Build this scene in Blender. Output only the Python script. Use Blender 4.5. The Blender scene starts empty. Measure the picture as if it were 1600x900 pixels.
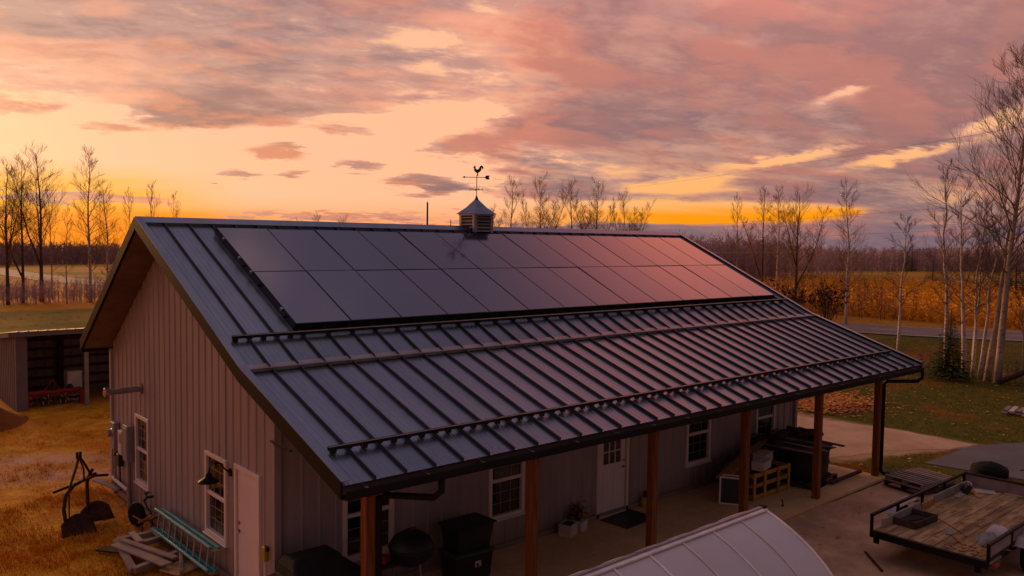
import bpy, bmesh, math, random
import numpy as np
from mathutils import Vector, Matrix
random.seed(7); rng=np.random.default_rng(7)
R=math.radians; PI=math.pi
S=bpy.context.scene; COL=S.collection
# ------------------------------------------------------------------ camera
CAM=Vector((-5.531,-11.691,5.892)); YAW,PITCH,ROLL,FPX=R(48.621),R(-3.258),R(0.805),1281.79
fw=Vector((math.cos(YAW)*math.cos(PITCH),math.sin(YAW)*math.cos(PITCH),math.sin(PITCH)))
rt=Vector((math.sin(YAW),-math.cos(YAW),0)); up=rt.cross(fw)
rt,up=rt*math.cos(ROLL)+up*math.sin(ROLL),up*math.cos(ROLL)-rt*math.sin(ROLL)
cd=bpy.data.cameras.new('camera'); cam=bpy.data.objects.new('camera',cd); COL.objects.link(cam)
M=Matrix((rt,up,-fw)).transposed().to_4x4(); M.translation=CAM; cam.matrix_world=M
cd.sensor_width=36; cd.lens=FPX/1600*36; cd.clip_end=4000; cd.clip_start=.1
S.camera=cam
# ------------------------------------------------------------------ node expression helper
class X:
    nt=None
    def __init__(s,k): s.k=k
    def _b(s,o,op,sw=False):
        n=X.nt.nodes.new('ShaderNodeMath'); n.operation=op
        for i,v in enumerate((o,s) if sw else (s,o)):
            if isinstance(v,X): X.nt.links.new(v.k,n.inputs[i])
            elif v is not None: n.inputs[i].default_value=v
        return X(n.outputs[0])
    def __add__(s,o): return s._b(o,'ADD')
    __radd__=__add__
    def __sub__(s,o): return s._b(o,'SUBTRACT')
    def __rsub__(s,o): return s._b(o,'SUBTRACT',True)
    def __mul__(s,o): return s._b(o,'MULTIPLY')
    __rmul__=__mul__
    def __truediv__(s,o): return s._b(o,'DIVIDE')
    def mx(s,o): return s._b(o,'MAXIMUM')
    def mn(s,o): return s._b(o,'MINIMUM')
    def pw(s,o): return s._b(o,'POWER')
    def f(s,op): return s._b(None,op)
    def at2(s,o): return s._b(o,'ARCTAN2')
def sm(x,a,b):
    n=X.nt.nodes.new('ShaderNodeMapRange'); n.interpolation_type='SMOOTHSTEP'
    X.nt.links.new(x.k,n.inputs[0])
    if a<b: n.inputs[1].default_value=a;n.inputs[2].default_value=b;n.inputs[3].default_value=0;n.inputs[4].default_value=1
    else: n.inputs[1].default_value=b;n.inputs[2].default_value=a;n.inputs[3].default_value=1;n.inputs[4].default_value=0
    return X(n.outputs[0])
def bump_(x,c,w):      # smooth hill of width w round c
    d=(x-c)/w; return (d*d*-1.0).f('EXPONENT')
def vec(x,y,z=0.0):
    n=X.nt.nodes.new('ShaderNodeCombineXYZ')
    for i,v in enumerate((x,y,z)):
        if isinstance(v,X): X.nt.links.new(v.k,n.inputs[i])
        else: n.inputs[i].default_value=v
    return X(n.outputs[0])
def noise(v,scale,det=4,rough=.55,dist=0.0):
    n=X.nt.nodes.new('ShaderNodeTexNoise'); 
    if v is not None: X.nt.links.new(v.k,n.inputs['Vector'])
    n.inputs['Scale'].default_value=scale;n.inputs['Detail'].default_value=det;n.inputs['Roughness'].default_value=rough;n.inputs['Distortion'].default_value=dist
    return X(n.outputs[0])
def mix(f,a,b):
    n=X.nt.nodes.new('ShaderNodeMix'); n.data_type='RGBA'
    if isinstance(f,X): X.nt.links.new(f.k,n.inputs[0])
    else: n.inputs[0].default_value=f
    for i,v in ((6,a),(7,b)):
        if isinstance(v,X): X.nt.links.new(v.k,n.inputs[i])
        else: n.inputs[i].default_value=(*v,1)
    return X(n.outputs[2])
def addc(a,b,fac=1.0):
    n=X.nt.nodes.new('ShaderNodeMix'); n.data_type='RGBA'; n.blend_type='ADD'
    if isinstance(fac,X): X.nt.links.new(fac.k,n.inputs[0])
    else: n.inputs[0].default_value=fac
    for i,v in ((6,a),(7,b)):
        if isinstance(v,X): X.nt.links.new(v.k,n.inputs[i])
        else: n.inputs[i].default_value=(*v,1)
    return X(n.outputs[2])
def scalec(a,f):
    n=X.nt.nodes.new('ShaderNodeVectorMath'); n.operation='SCALE'
    X.nt.links.new(a.k,n.inputs[0])
    if isinstance(f,X): X.nt.links.new(f.k,n.inputs[3])
    else: n.inputs[3].default_value=f
    return X(n.outputs[0])
# ------------------------------------------------------------------ sky
SUN_AZ=88.0; SUN_EL=8.0
W=bpy.data.worlds.new('World'); S.world=W; W.use_nodes=True
nt=W.node_tree; nt.nodes.clear(); X.nt=nt
tc=nt.nodes.new('ShaderNodeTexCoord'); sp=nt.nodes.new('ShaderNodeSeparateXYZ'); nt.links.new(tc.outputs['Generated'],sp.inputs[0])
dx,dy,dz=[X(o) for o in sp.outputs]
cy,sy=math.cos(YAW),math.sin(YAW)
rr=dx*sy-dy*cy                                     # sideways from the middle of the barn's view, in world directions
ff=dx*cy+dy*sy
az=rr.at2(ff)*(180/PI)                             # compass angle, degrees, 0 = north-east over the barn
el=dz.mn(1.0).mx(-1.0).f('ARCSINE')*(180/PI)
zc=dz.mx(0.0)+.17
qx=rr/zc; qy=ff/zc
def masses(ox,oy):
    return noise(vec((qx+ox)*.80+qy*.05+2.9,(qy+oy)*1.0-qx*.20+.7,1.7),1.55,7,.60,.15)
n1=masses(0.0,0.0)                                            # cloud masses
n1b=masses(-.16,.17)                                          # the same a little nearer the sunset: which flank is lit
n2=noise(vec(qx*.75+5.2,qy*1.1-qx*.22,1.3),1.3,3,.55,.2)      # broad tone
n3=noise(vec(qx*.40+qy*.05,qy*1.25-qx*.32,3.7),1.9,4,.55,.25) # long streaks
n4=noise(vec(qx*.9,qy*1.25-qx*.2,9.1),6.0,4,.65,.3)           # ragged edges
front=sm(ff,-.2,.35)
azw=az+(n1-.5)*24.0+(n4-.5)*10.0
elw=el+(n1-.5)*5.0
sunside=sm(azw,4.0,-12.0)*front
right=sm(az,-4.0,12.0)*front
lowleft=sunside*sm(elw-(az+20.0)*.03,8.8,6.8)
dens=n1*.62+n3*.16+n4*.22
bias=.115-lowleft*.36-sunside*.03+right*.045
for (a0,e0,wa,we,tl,g) in ((17.6,5.5,3.4,.30,.14,.31),(25.6,5.75,3.6,.38,.16,.31),(30.2,7.5,2.0,.5,.25,.30),(11.8,4.1,2.6,.28,.10,.28),(21.5,9.6,1.6,.35,.2,.19),(33.0,10.6,2.2,.35,.2,.19)):
    bias=bias-bump_(az-a0+(n4-.5)*4.0,0.0,wa)*bump_(el-e0-(az-a0)*tl+(n4-.5)*1.5,0.0,we)*front*g
bias=bias-bump_(el-2.15,0.0,.62)*sm(az,-5.0,2.0)*sm(az,26.0,18.0)*front*.40
bias=bias-bump_(el-3.75,0.0,.33)*bump_(az-11.5,0.0,3.6)*front*.17
bias=bias-bump_(el-5.4,0.0,.7)*bump_(az+3.5,0.0,2.5)*front*.10
bias=bias+sm(el,1.5,.7)*right*.36
for (a0,e0,wa,we,g) in ((-15.8,5.7,2.3,.70,.56),(-18.4,4.15,1.7,.62,.56),(-10.8,4.9,2.6,.60,.52),(-15.3,4.1,1.3,.36,.44),(-6.5,4.1,2.6,.50,.46),(-28.0,2.3,7.0,.42,.66),(-12.0,1.5,10.0,.42,.46),(-31.0,7.4,3.2,.5,.40),(-26.5,6.7,2.6,.46,.38),(-21.0,7.6,2.6,.5,.40),(-11.0,7.2,3.0,.7,.36),(-4.5,6.2,3.0,.8,.40)):
    bias=bias+bump_(az-a0+(n4-.5)*5.0,0.0,wa)*bump_(el-e0+(n4-.5)*1.8,0.0,we)*front*g
D_=dens+bias
cov=mix(right,sm(D_,.50,.565),sm(D_,.475,.60))
thick=sm(D_,.53,.70)
lit=sm((n1-n1b)+(n4-.5)*.10,-.035,.085)
peach=(1.0,.505,.285)
clear=mix(sm(el,.8,3.0),(1.0,.38,.13),peach)
clear=mix(sm(el+(n3-.5)*2.0,5.0,2.2)*sm(az,-17.0,-26.0)*.95,clear,(1.0,.385,.006))
clear=mix(sm(el+(n3-.5)*2.0,2.2,.9)*sm(az,-12.0,-25.0),clear,(1.0,.25,.001))
clear=mix(right*sm(el,9.0,3.0),clear,(1.0,.46,.14))
clear=mix(right*sm(el+(n3-.5)*1.6,2.8,1.9),clear,(1.0,.32,.001))
clear=mix(sm(el,14.0,42.0),clear,(.50,.31,.31))
salm=mix(sm(el,12.0,34.0),(.86,.275,.175),(.95,.24,.17))
mauve=mix(sm(el,12.0,34.0),mix(sm(n1*.5+n4*.5,.42,.60),(.44,.235,.215),(.265,.148,.160)),(.15,.118,.18))
mauve=mix(sm(el,48.0,66.0),mauve,(.38,.265,.275))  # overhead cloud brightened, out of view, to put more light on the ground
mauve=mix(right*sm(el,4.5,.5),mauve,(.24,.155,.19))
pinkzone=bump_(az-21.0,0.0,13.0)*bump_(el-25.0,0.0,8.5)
shade=sm(n2,.44,.64)*.34+lit*.50
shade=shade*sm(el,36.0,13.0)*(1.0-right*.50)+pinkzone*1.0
cloud=mix(shade.mn(1.0),mauve,salm)
cloud=mix(sunside*sm(el,14.0,4.0)*(.25+lit*.35),cloud,(.98,.36,.16))
cloud=mix((1.0-thick)*.55*sm(el,30.0,6.0)*(.4+lit*.6),cloud,clear)
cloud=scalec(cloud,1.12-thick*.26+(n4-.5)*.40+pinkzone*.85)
sky=mix(cov,clear,cloud)
away=dx*math.cos(R(SUN_AZ))+dy*math.sin(R(SUN_AZ))
sky=mix(sm(away,.25,-.65)*sm(el,60.0,26.0)*.90,sky,(.085,.066,.072))
nish=nt.nodes.new('ShaderNodeTexSky'); nish.sky_type='NISHITA'; nish.sun_disc=False
nish.sun_elevation=R(SUN_EL); nish.sun_rotation=R(90-SUN_AZ); nish.altitude=200; nish.dust_density=3
sky=addc(sky,scalec(X(nish.outputs[0]),.05),.10)
sky=mix(sm(el,.0,-2.0),sky,(.06,.035,.02))
bg=nt.nodes.new('ShaderNodeBackground'); bg.inputs[1].default_value=1.0
ou=nt.nodes.new('ShaderNodeOutputWorld')
nt.links.new(sky.k,bg.inputs[0]); nt.links.new(bg.outputs[0],ou.inputs[0])
W.cycles.sampling_method='MANUAL'; W.cycles.sample_map_resolution=512
# ------------------------------------------------------------------ sun (all but set, behind the barn)
sl=bpy.data.lights.new('sun','SUN'); sl.energy=2.6; sl.angle=R(16); sl.color=(1,.50,.20)
so=bpy.data.objects.new('sun',sl); COL.objects.link(so)
sd=Vector((math.cos(R(SUN_AZ))*math.cos(R(SUN_EL)),math.sin(R(SUN_AZ))*math.cos(R(SUN_EL)),math.sin(R(SUN_EL))))
so.rotation_euler=sd.to_track_quat('Z','Y').to_euler()
S.view_settings.view_transform='Standard'; S.view_settings.look='None'; S.view_settings.exposure=0; S.view_settings.gamma=1
S.render.engine='CYCLES'; S.cycles.max_bounces=5; S.cycles.diffuse_bounces=3; S.cycles.glossy_bounces=3; S.cycles.transmission_bounces=2
# ------------------------------------------------------------------ materials
MATS={}
MATTE={'ground_earth','dry_grass_blades','lawn_blades','dry_corn','fallen_leaf','gravel','apron_surface','concrete','post_wood','fresh_lumber','deck_plank','grey_wood','dark_wood','far_wood','twigs','pale_twigs','needles','dead_leaves','orange_leaf','leaf_soil','birch_bark','pale_bark','brown_bark','dark_trim','rubber','soffit','black_cover','grey_cloth'}
def newmat(name):
    m=bpy.data.materials.new(name); m.use_nodes=True; t=m.node_tree; X.nt=t
    b=t.nodes['Principled BSDF']; MATS[name]=m
    if name in MATTE: b.inputs['Specular IOR Level'].default_value=.12
    return m,t,b
def pos():
    g=X.nt.nodes.new('ShaderNodeNewGeometry'); return X(g.outputs['Position'])
def sep(v):
    s=X.nt.nodes.new('ShaderNodeSeparateXYZ'); X.nt.links.new(v.k,s.inputs[0]); return [X(o) for o in s.outputs]
def objc():
    g=X.nt.nodes.new('ShaderNodeTexCoord'); return X(g.outputs['Object'])
def rnd():
    g=X.nt.nodes.new('ShaderNodeObjectInfo'); return X(g.outputs['Random'])
def setin(b,n,v):
    if isinstance(v,X): X.nt.links.new(v.k,b.inputs[n])
    else: b.inputs[n].default_value=v
def addbump(b,h,strength=.3,dist=.02):
    n=X.nt.nodes.new('ShaderNodeBump'); n.inputs['Strength'].default_value=strength; n.inputs['Distance'].default_value=dist
    X.nt.links.new(h.k,n.inputs['Height']); X.nt.links.new(n.outputs[0],b.inputs['Normal'])
def pm(name,c1,c2=None,rough=.6,metal=0.,scale=3.,bump=0.,stretch=None,rv=.12,ior=1.5,det=5,rrough=.0):
    m,t,b=newmat(name)
    if c2 is None: c2=tuple(x*.72 for x in c1)
    p=objc()
    if stretch:
        x,y,z=sep(p); p=vec(x*stretch[0],y*stretch[1],z*stretch[2])
    n=noise(p,scale,det,.6,.2)
    c=mix(sm(n,.34,.66),c2,c1)
    if rv: c=scalec(c,1-rv+rnd()*(2*rv))
    setin(b,'Base Color',c); setin(b,'Metallic',metal); setin(b,'IOR',ior)
    setin(b,'Roughness',(n-.5)*rrough*2+rough if rrough else rough)
    if bump: addbump(b,noise(p,scale*6,4,.6),bump,.01)
    return m
def sidmat():
    m,t,b=newmat('siding'); p=pos(); x,y,z=sep(p)
    n=noise(vec(x*1.1,y*1.1,z*.35),1.2,5,.6); st=noise(vec(x*9,y*9,z*.5),1.0,4,.6)
    c=mix(sm(n,.34,.66),(.315,.250,.252),(.385,.305,.308)); c=scalec(c,.86+st*.28)
    c=mix(sm(z+(st-.5)*.5,.55,.02)*.5,c,(.20,.12,.07)); setin(b,'Base Color',c); setin(b,'Roughness',.5); return m
SID=sidmat()
SHEDW=pm('shed_siding',(.17,.135,.15),(.13,.105,.12),.6,0,1.5,.05)
TRIMD=pm('dark_trim',(.014,.012,.013),None,.5,0,2,.05)
SOFF=pm('soffit',(.20,.125,.105),(.15,.095,.08),.6,0,2,.1,(1,1,1))
ROOF=pm('roof_metal',(.275,.315,.385),(.225,.26,.32),.30,.92,2.2,.03,(1,.4,.4),.07,rrough=.10)
SEAM=pm('seam_metal',(.045,.045,.055),None,.42,.5,2,.0)
FLASH=pm('flashing',(.36,.32,.33),(.27,.24,.25),.4,.6,3,.05)
RAIL=pm('rail_metal',(.055,.045,.042),None,.35,.6,3,.0)
RAILT=pm('rail_bare',(.30,.22,.17),None,.4,.6,3,.0)
PANEL=pm('solar_glass',(.040,.024,.055),(.030,.018,.042),.11,0,.8,0,None,.12,ior=3.7)
PFR=pm('black_frame',(.012,.012,.014),None,.4,.3,3)
WHITE=pm('white_paint',(.80,.67,.63),(.72,.60,.56),.45,0,2.5,.05,None,.03)
DOORW=pm('door_white',(.84,.70,.68),(.78,.65,.63),.4,0,1.5,.03,None,.0)
GLASS=pm('window_glass',(.012,.010,.010),None,.06,0,1,0,None,.2,ior=1.7)
POST=pm('post_wood',(.30,.105,.035),(.17,.055,.02),.7,0,3,.3,(6,6,.5),.15)
LUMB=pm('fresh_lumber',(.52,.27,.075),(.38,.18,.045),.7,0,3,.2,(3,3,3),.15)
GREYW=pm('grey_wood',(.36,.28,.265),(.26,.20,.19),.8,0,1.3,.2,(3,3,3),.18)
DARKW=pm('dark_wood',(.085,.055,.045),(.04,.028,.024),.85,0,5,.5,None,.25)
DECK=pm('deck_plank',(.52,.33,.17),(.22,.135,.075),.8,0,1.6,.3,(.9,4,3),.25)
STEEL=pm('galvanised',(.33,.30,.32),(.24,.22,.24),.45,.5,6,.05)
GREYB=pm('grey_box',(.30,.27,.29),(.25,.22,.24),.5,.1,4,.0)
BLK=pm('black_plastic',(.018,.017,.018),None,.5,0,4,.1)
COVER=pm('black_cover',(.030,.026,.028),(.018,.016,.017),.7,0,3,.6)
RUST=pm('rusty_iron',(.085,.038,.022),(.035,.018,.013),.75,.3,7,.5)
TEAL=pm('teal_fibreglass',(.03,.34,.38),(.025,.25,.29),.45,0,6,.1)
ALU=pm('aluminium',(.45,.40,.38),None,.4,.8,6,.05)
REDP=pm('red_paint',(.42,.030,.012),(.25,.02,.01),.5,0,5,.2)
RUBB=pm('rubber',(.016,.015,.016),None,.8,0,8,.4)
YEL=pm('yellow_plastic',(.50,.37,.03),(.40,.28,.02),.5,0,4,.0)
GRN=pm('green_plastic',(.05,.10,.03),None,.5,0,4,.0)
ORG=pm('orange_leaf',(.45,.15,.02),(.16,.14,.03),.7,0,9,.2)
PAPER=pm('white_carton',(.62,.53,.51),(.5,.42,.40),.7,0,3,.1)
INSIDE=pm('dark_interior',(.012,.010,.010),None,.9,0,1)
POLY=pm('polycarbonate',(.68,.60,.62),(.63,.555,.575),.22,0,.6,.0,None,.03,ior=1.6)
GHF=pm('greenhouse_frame',(.95,.85,.84),None,.4,.1,3,.0)
CLOTH=pm('grey_cloth',(.30,.27,.25),None,.9,0,6,.6)
BARKB=None
def bark(name,c1,c2,mark):
    m,t,b=newmat(name); p=objc(); x,y,z=sep(p)
    n=noise(vec(x*3,y*3,z*7),1.6,4,.6,.5); n2=noise(vec(x,y,z),1.1,4,.6)
    c=mix(sm(n2,.35,.65),c1,c2); c=mix(sm(n,.56,.64)*mark,c,(.035,.025,.022))
    setin(b,'Base Color',c); setin(b,'Roughness',.85); addbump(b,n,.4,.03); return m
BIRCH=bark('birch_bark',(.62,.51,.46),(.44,.34,.31),.85)
ASPEN=bark('pale_bark',(.42,.32,.26),(.28,.21,.17),.6)
BARK=bark('brown_bark',(.13,.085,.065),(.08,.055,.042),.4)
TWIG=pm('twigs',(.30,.165,.085),(.20,.11,.06),.8,0,1,0)
TWIGP=pm('pale_twigs',(.21,.145,.125),(.14,.095,.085),.8,0,1,0)
NEED=pm('needles',(.085,.105,.022),(.035,.048,.012),.7,0,3,0)
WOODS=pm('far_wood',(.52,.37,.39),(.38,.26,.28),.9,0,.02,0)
DEADL=pm('dead_leaves',(.16,.055,.02),(.08,.03,.015),.8,0,2,0)
def leafmat(name,cols):
    m,t,b=newmat(name); p=pos(); n=noise(p,23.0,2,.5); n2=noise(p,.5,3,.5)
    c=mix(sm(n,.35,.65),cols[0],cols[1]); c=mix(sm(n2,.4,.62),c,cols[2]); setin(b,'Base Color',c); setin(b,'Roughness',.8); return m
DRYG=leafmat('dry_grass_blades',((.70,.30,.014),(.46,.18,.010),(.62,.21,.010)))
LAWNG=leafmat('lawn_blades',((.075,.085,.010),(.15,.10,.010),(.17,.085,.008)))
CORNM=leafmat('dry_corn',((.95,.50,.045),(.70,.32,.03),(.85,.40,.03)))
LEAFL=leafmat('fallen_leaf',((.42,.22,.06),(.30,.10,.02),(.5,.32,.14)))
# ground: meadow, yard, lawn and fields are told apart by where they lie
def terrain(x,y): return -.06-.02*max(0,y-75)-.008*max(0,x-95)
GRND,t,b=newmat('ground_earth')
p=pos(); gx,gy,gz=sep(p); w1=noise(p,.22,5,.6); w2=noise(p,1.7,6,.65); w3=noise(p,14.0,4,.65)
wob=(w1-.5)*5
dry=mix(sm(w2,.36,.62),(.50,.195,.012),(.74,.345,.020)); dry=mix(sm(w1,.45,.62),dry,(.60,.20,.010))
lawn=mix(sm(w2,.35,.65),(.070,.085,.010),(.150,.105,.010)); lawn=mix(sm(w1,.52,.66),lawn,(.24,.085,.010))
field=mix(sm(w2,.35,.65),(.52,.235,.022),(.38,.16,.018))
gfield=mix(sm(w1,.4,.6),(.135,.125,.012),(.26,.16,.016))
c=mix(sm(gx+wob*.5,11.0,13.5)*sm(gy,40.0,30.0),dry,lawn)
c=mix(sm(gy+wob*.4,44.0,47.0)*sm(gy+wob*.3,63.0,60.0)*sm(gx,34.0,30.0),c,gfield)
c=mix(sm(gx+gy*.28,60.5,61.5),c,field)
far=mix(sm(w1,.4,.6),field,(.42,.24,.022))
c=mix(sm(gx+wob,128.0,131.0),c,far)
c=mix(sm(gy,95.0,99.0),c,mix(sm(noise(p,.03,3,.5),.45,.55),field,gfield))
grv=sm(gx+wob*.12+(w2-.5)*.9,15.8,16.5)*sm(gx+wob*.1+(w2-.5)*.9,21.6,20.9)*sm(gy+(gx-16.2)*.36+(w2-.5)*.9,-1.25,-.75)*sm(gy,32.0,28.0)
c=mix(grv,c,(.50,.31,.20))
# bare worn track through the left yard and bare soil round the barn
trk=(bump_(gy+gx*.45-10.3+wob*.25,0.0,.55)+bump_(gy+gx*.45-12.2+wob*.25,0.0,.6)+bump_(gy+gx*.45-11.0+wob*.25,0.0,1.6)*.4)*sm(gx,3.0,-1.0)
c=mix(trk*sm(w2,.30,.6)*.85,c,(.62,.36,.22))
c=mix(sm(gx,-1.6,.2)*sm(gy,9.5,7.0)*sm(w2,.42,.6)*sm(gx,9.0,8.0),c,(.30,.14,.06))
c=scalec(c,.70+w3*.6)
setin(b,'Base Color',c); setin(b,'Roughness',.95); addbump(b,w2*.7+w3*.5,.7,.08)
def gravelmat(name,c1,c2,sc=30.,bmp=.5):
    m,t,b=newmat(name); p=pos(); n=noise(p,sc,4,.7); n2=noise(p,.55,6,.65); n3=noise(p,2.8,4,.6,.8)
    c=mix(sm(n2,.34,.64),c1,c2); c=scalec(c,.58+n*.50+n3*.34); setin(b,'Base Color',c); setin(b,'Roughness',.85); addbump(b,n,bmp,.015); return m
GRAV=gravelmat('gravel',(.64,.41,.28),(.50,.31,.20))
ASPH=gravelmat('apron_surface',(.74,.46,.29),(.43,.265,.165),18.,.35)
PAD=gravelmat('pad_asphalt',(.150,.135,.150),(.11,.10,.115),40.,.4)
ROAD=gravelmat('road_asphalt',(.21,.165,.165),(.17,.13,.13),9.,.2)
CONC=gravelmat('concrete',(.82,.53,.28),(.70,.44,.23),12.,.15)
LEAFR=leafmat('rust_leaf',((.55,.15,.02),(.38,.09,.015),(.65,.24,.03)))
TAN=pm('tan_bars',(.34,.25,.20),None,.5,0,3)
LINE=pm('road_paint',(.72,.62,.55),(.5,.42,.38),.7,0,2)
SOIL=gravelmat('leaf_soil',(.27,.085,.015),(.17,.05,.01),9.,.9)
# ------------------------------------------------------------------ mesh helpers
class MB:
    def __init__(s): s.v=[]; s.f=[]
    def poly(s,pts):
        n=len(s.v); s.v+= [tuple(p) for p in pts]; s.f.append(tuple(range(n,n+len(pts)))); return s
    def hexa(s,a):       # 8 points: bottom ring, top ring
        n=len(s.v); s.v+=[tuple(p) for p in a]
        s.f+=[(n+3,n+2,n+1,n),(n+4,n+5,n+6,n+7)]+[(n+i,n+(i+1)%4,n+4+(i+1)%4,n+4+i) for i in range(4)]; return s
    def box(s,c,d,rz=0,m=None):
        x,y,z=d[0]/2,d[1]/2,d[2]/2; c=Vector(c)
        q=[Vector(k) for k in((-x,-y,-z),(x,-y,-z),(x,y,-z),(-x,y,-z),(-x,-y,z),(x,-y,z),(x,y,z),(-x,y,z))]
        if m is None: m=Matrix.Rotation(rz,3,'Z')
        return s.hexa([c+m@k for k in q])
    def bar(s,a,b,w,h,upv=(0,0,1)):
        a,b=Vector(a),Vector(b); d=(b-a).normalized(); u=Vector(upv)
        if abs(d.dot(u))>.98: u=Vector((1,0,0))
        sd=d.cross(u).normalized(); u=sd.cross(d)
        r=lambda p:[p-sd*w/2-u*h/2,p+sd*w/2-u*h/2,p+sd*w/2+u*h/2,p-sd*w/2+u*h/2]
        return s.hexa(r(a)+r(b))
    def tube(s,pts,r,n=6,caps=True):
        P=[Vector(p) for p in pts]; k=len(P); rs=r if hasattr(r,'__len__') else [r]*k; b=len(s.v)
        u=None
        for i,p in enumerate(P):
            d=(P[min(i+1,k-1)]-P[max(i-1,0)]).normalized()
            if u is None: u=d.orthogonal().normalized()
            else:
                u=u-d*u.dot(d); u=u.normalized() if u.length>1e-6 else d.orthogonal().normalized()
            w=d.cross(u)
            for j in range(n):
                a=2*PI*j/n; s.v.append(tuple(p+(u*math.cos(a)+w*math.sin(a))*rs[i]))
        for i in range(k-1):
            for j in range(n):
                s.f.append((b+i*n+j,b+i*n+(j+1)%n,b+(i+1)*n+(j+1)%n,b+(i+1)*n+j))
        if caps: s.f.append(tuple(b+j for j in reversed(range(n)))); s.f.append(tuple(b+(k-1)*n+j for j in range(n)))
        return s
    def lathe(s,prof,n=20,c=(0,0,0),ax='z',sx=1,sy=1):
        b=len(s.v); c=Vector(c)
        for (r,z) in prof:
            for j in range(n):
                a=2*PI*j/n; p=Vector((r*math.cos(a)*sx,r*math.sin(a)*sy,z))
                if ax=='x': p=Vector((p.z,p.x,p.y))
                if ax=='y': p=Vector((p.x,p.z,p.y))
                s.v.append(tuple(c+p))
        for i in range(len(prof)-1):
            for j in range(n): s.f.append((b+i*n+j,b+i*n+(j+1)%n,b+(i+1)*n+(j+1)%n,b+(i+1)*n+j))
        s.f.append(tuple(b+j for j in reversed(range(n)))); e=b+(len(prof)-1)*n; s.f.append(tuple(e+j for j in range(n)))
        return s
    def prism(s,poly,ext):
        n=len(s.v); k=len(poly); e=Vector(ext)
        s.v+=[tuple(p) for p in poly]+[tuple(Vector(p)+e) for p in poly]
        s.f+=[tuple(reversed(range(n,n+k))),tuple(range(n+k,n+2*k))]+[(n+i,n+(i+1)%k,n+k+(i+1)%k,n+k+i) for i in range(k)]; return s
    def mesh(s,name,mat,smooth=False):
        m=bpy.data.meshes.new(name); m.from_pydata(s.v,[],s.f)
        bm=bmesh.new(); bm.from_mesh(m); bmesh.ops.recalc_face_normals(bm,faces=bm.faces); bm.to_mesh(m); bm.free()
        if smooth:
            m.polygons.foreach_set('use_smooth',[True]*len(m.polygons))
        m.materials.append(mat); return m
    def build(s,name,mat,parent=None,smooth=False,bev=0,loc=None):
        return obj(name,s.mesh(name,mat,smooth),parent,bev,loc)
def obj(name,me,parent=None,bev=0,loc=None,rz=0):
    o=bpy.data.objects.new(name,me); COL.objects.link(o)
    if parent: o.parent=parent
    if loc is not None: o.location=loc
    if rz: o.rotation_euler.z=rz
    if bev:
        k=o.modifiers.new('bevel','BEVEL'); k.width=bev; k.segments=1; k.limit_method='ANGLE'
    return o
def tag(o,label=None,cat=None,group=None,kind=None):
    if label: o['label']=label
    if cat: o['category']=cat
    if group: o['group']=group
    if kind: o['kind']=kind
    return o
def thing(name,label,cat,loc=(0,0,0),rz=0,group=None,rx=0,ry=0):
    o=bpy.data.objects.new(name,None); COL.objects.link(o); o.location=loc; o.rotation_euler=(rx,ry,rz); o.empty_display_size=.2
    return tag(o,label,cat,group)
def fastmesh(name,verts,tris,mat):
    m=bpy.data.meshes.new(name); verts=np.asarray(verts,np.float32); tris=np.asarray(tris,np.int32)
    m.vertices.add(len(verts)); m.vertices.foreach_set('co',verts.ravel()); k=tris.shape[1]
    m.loops.add(tris.size); m.loops.foreach_set('vertex_index',tris.ravel()); m.polygons.add(len(tris))
    m.polygons.foreach_set('loop_start',np.arange(0,tris.size,k,dtype=np.int32)); m.update(calc_edges=True); m.validate()
    m.materials.append(mat); return m
def terrain(x,y): return -.06-.02*max(0,min(y,430)-75)-.008*max(0,min(x,330)-95)-.06*min(max(0,y-430),400)-.06*min(max(0,x-400),400)
# ================================================================== setting
def grid_sheet(name,xs,ys,zf,mat):
    V=[(x,y,zf(x,y)) for y in ys for x in xs]; n=len(xs)
    F=[(j*n+i,j*n+i+1,(j+1)*n+i+1,(j+1)*n+i) for j in range(len(ys)-1) for i in range(n-1)]
    m=bpy.data.meshes.new(name); m.from_pydata(V,[],F); m.materials.append(mat); m.polygons.foreach_set('use_smooth',[True]*len(F)); return tag(obj(name,m),kind='structure')
gxs=sorted(set([-1500,-700,-300,-150]+list(range(-80,96,8))+[95,110,130,160,200,250,330,400,600,800,1200,1800,3000]))
gys=sorted(set([-1500,-600,-200]+list(range(-80,76,8))+[75,90,110,140,180,240,320,430,600,830,1200,3000]))
grid_sheet('ground',gxs,gys,terrain,GRND)
def flat(name,pts,z,mat,thick=0):
    m=MB()
    if thick: m.prism([(x,y,z-thick) for x,y in pts],(0,0,thick))
    else: m.poly([(x,y,z) for x,y in pts])
    return tag(m.build(name,mat),kind='structure')
def ragged(pts,amp,step,seed):
    r=random.Random(seed); out=[]
    for i,(x,y) in enumerate(pts):
        x2,y2=pts[(i+1)%len(pts)]; L=math.hypot(x2-x,y2-y); k=max(1,int(L/step))
        for j in range(k):
            t=j/k; out.append((x+(x2-x)*t+r.uniform(-amp,amp),y+(y2-y)*t+r.uniform(-amp,amp)))
    return out
flat('gravel_drive',ragged([(16.1,30),(16.1,-.5),(17.3,-.95),(18.6,-1.3),(20.0,-2.3),(21.3,-2.7),(21.4,0),(20.7,3),(20.5,30)],.05,.3,1),-.055,GRAV)
flat('apron',ragged([(-14,-2.58),(15.1,-2.58),(15.2,-4.3),(17.4,-5.2),(17.6,-40),(-14,-40)],.05,.4,2),-.050,ASPH)
flat('asphalt_pad',ragged([(17.8,-2.5),(21.0,-2.6),(24.5,-4.3),(24.5,-9),(18.7,-9)],.04,.4,3),-.045,PAD)
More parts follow.
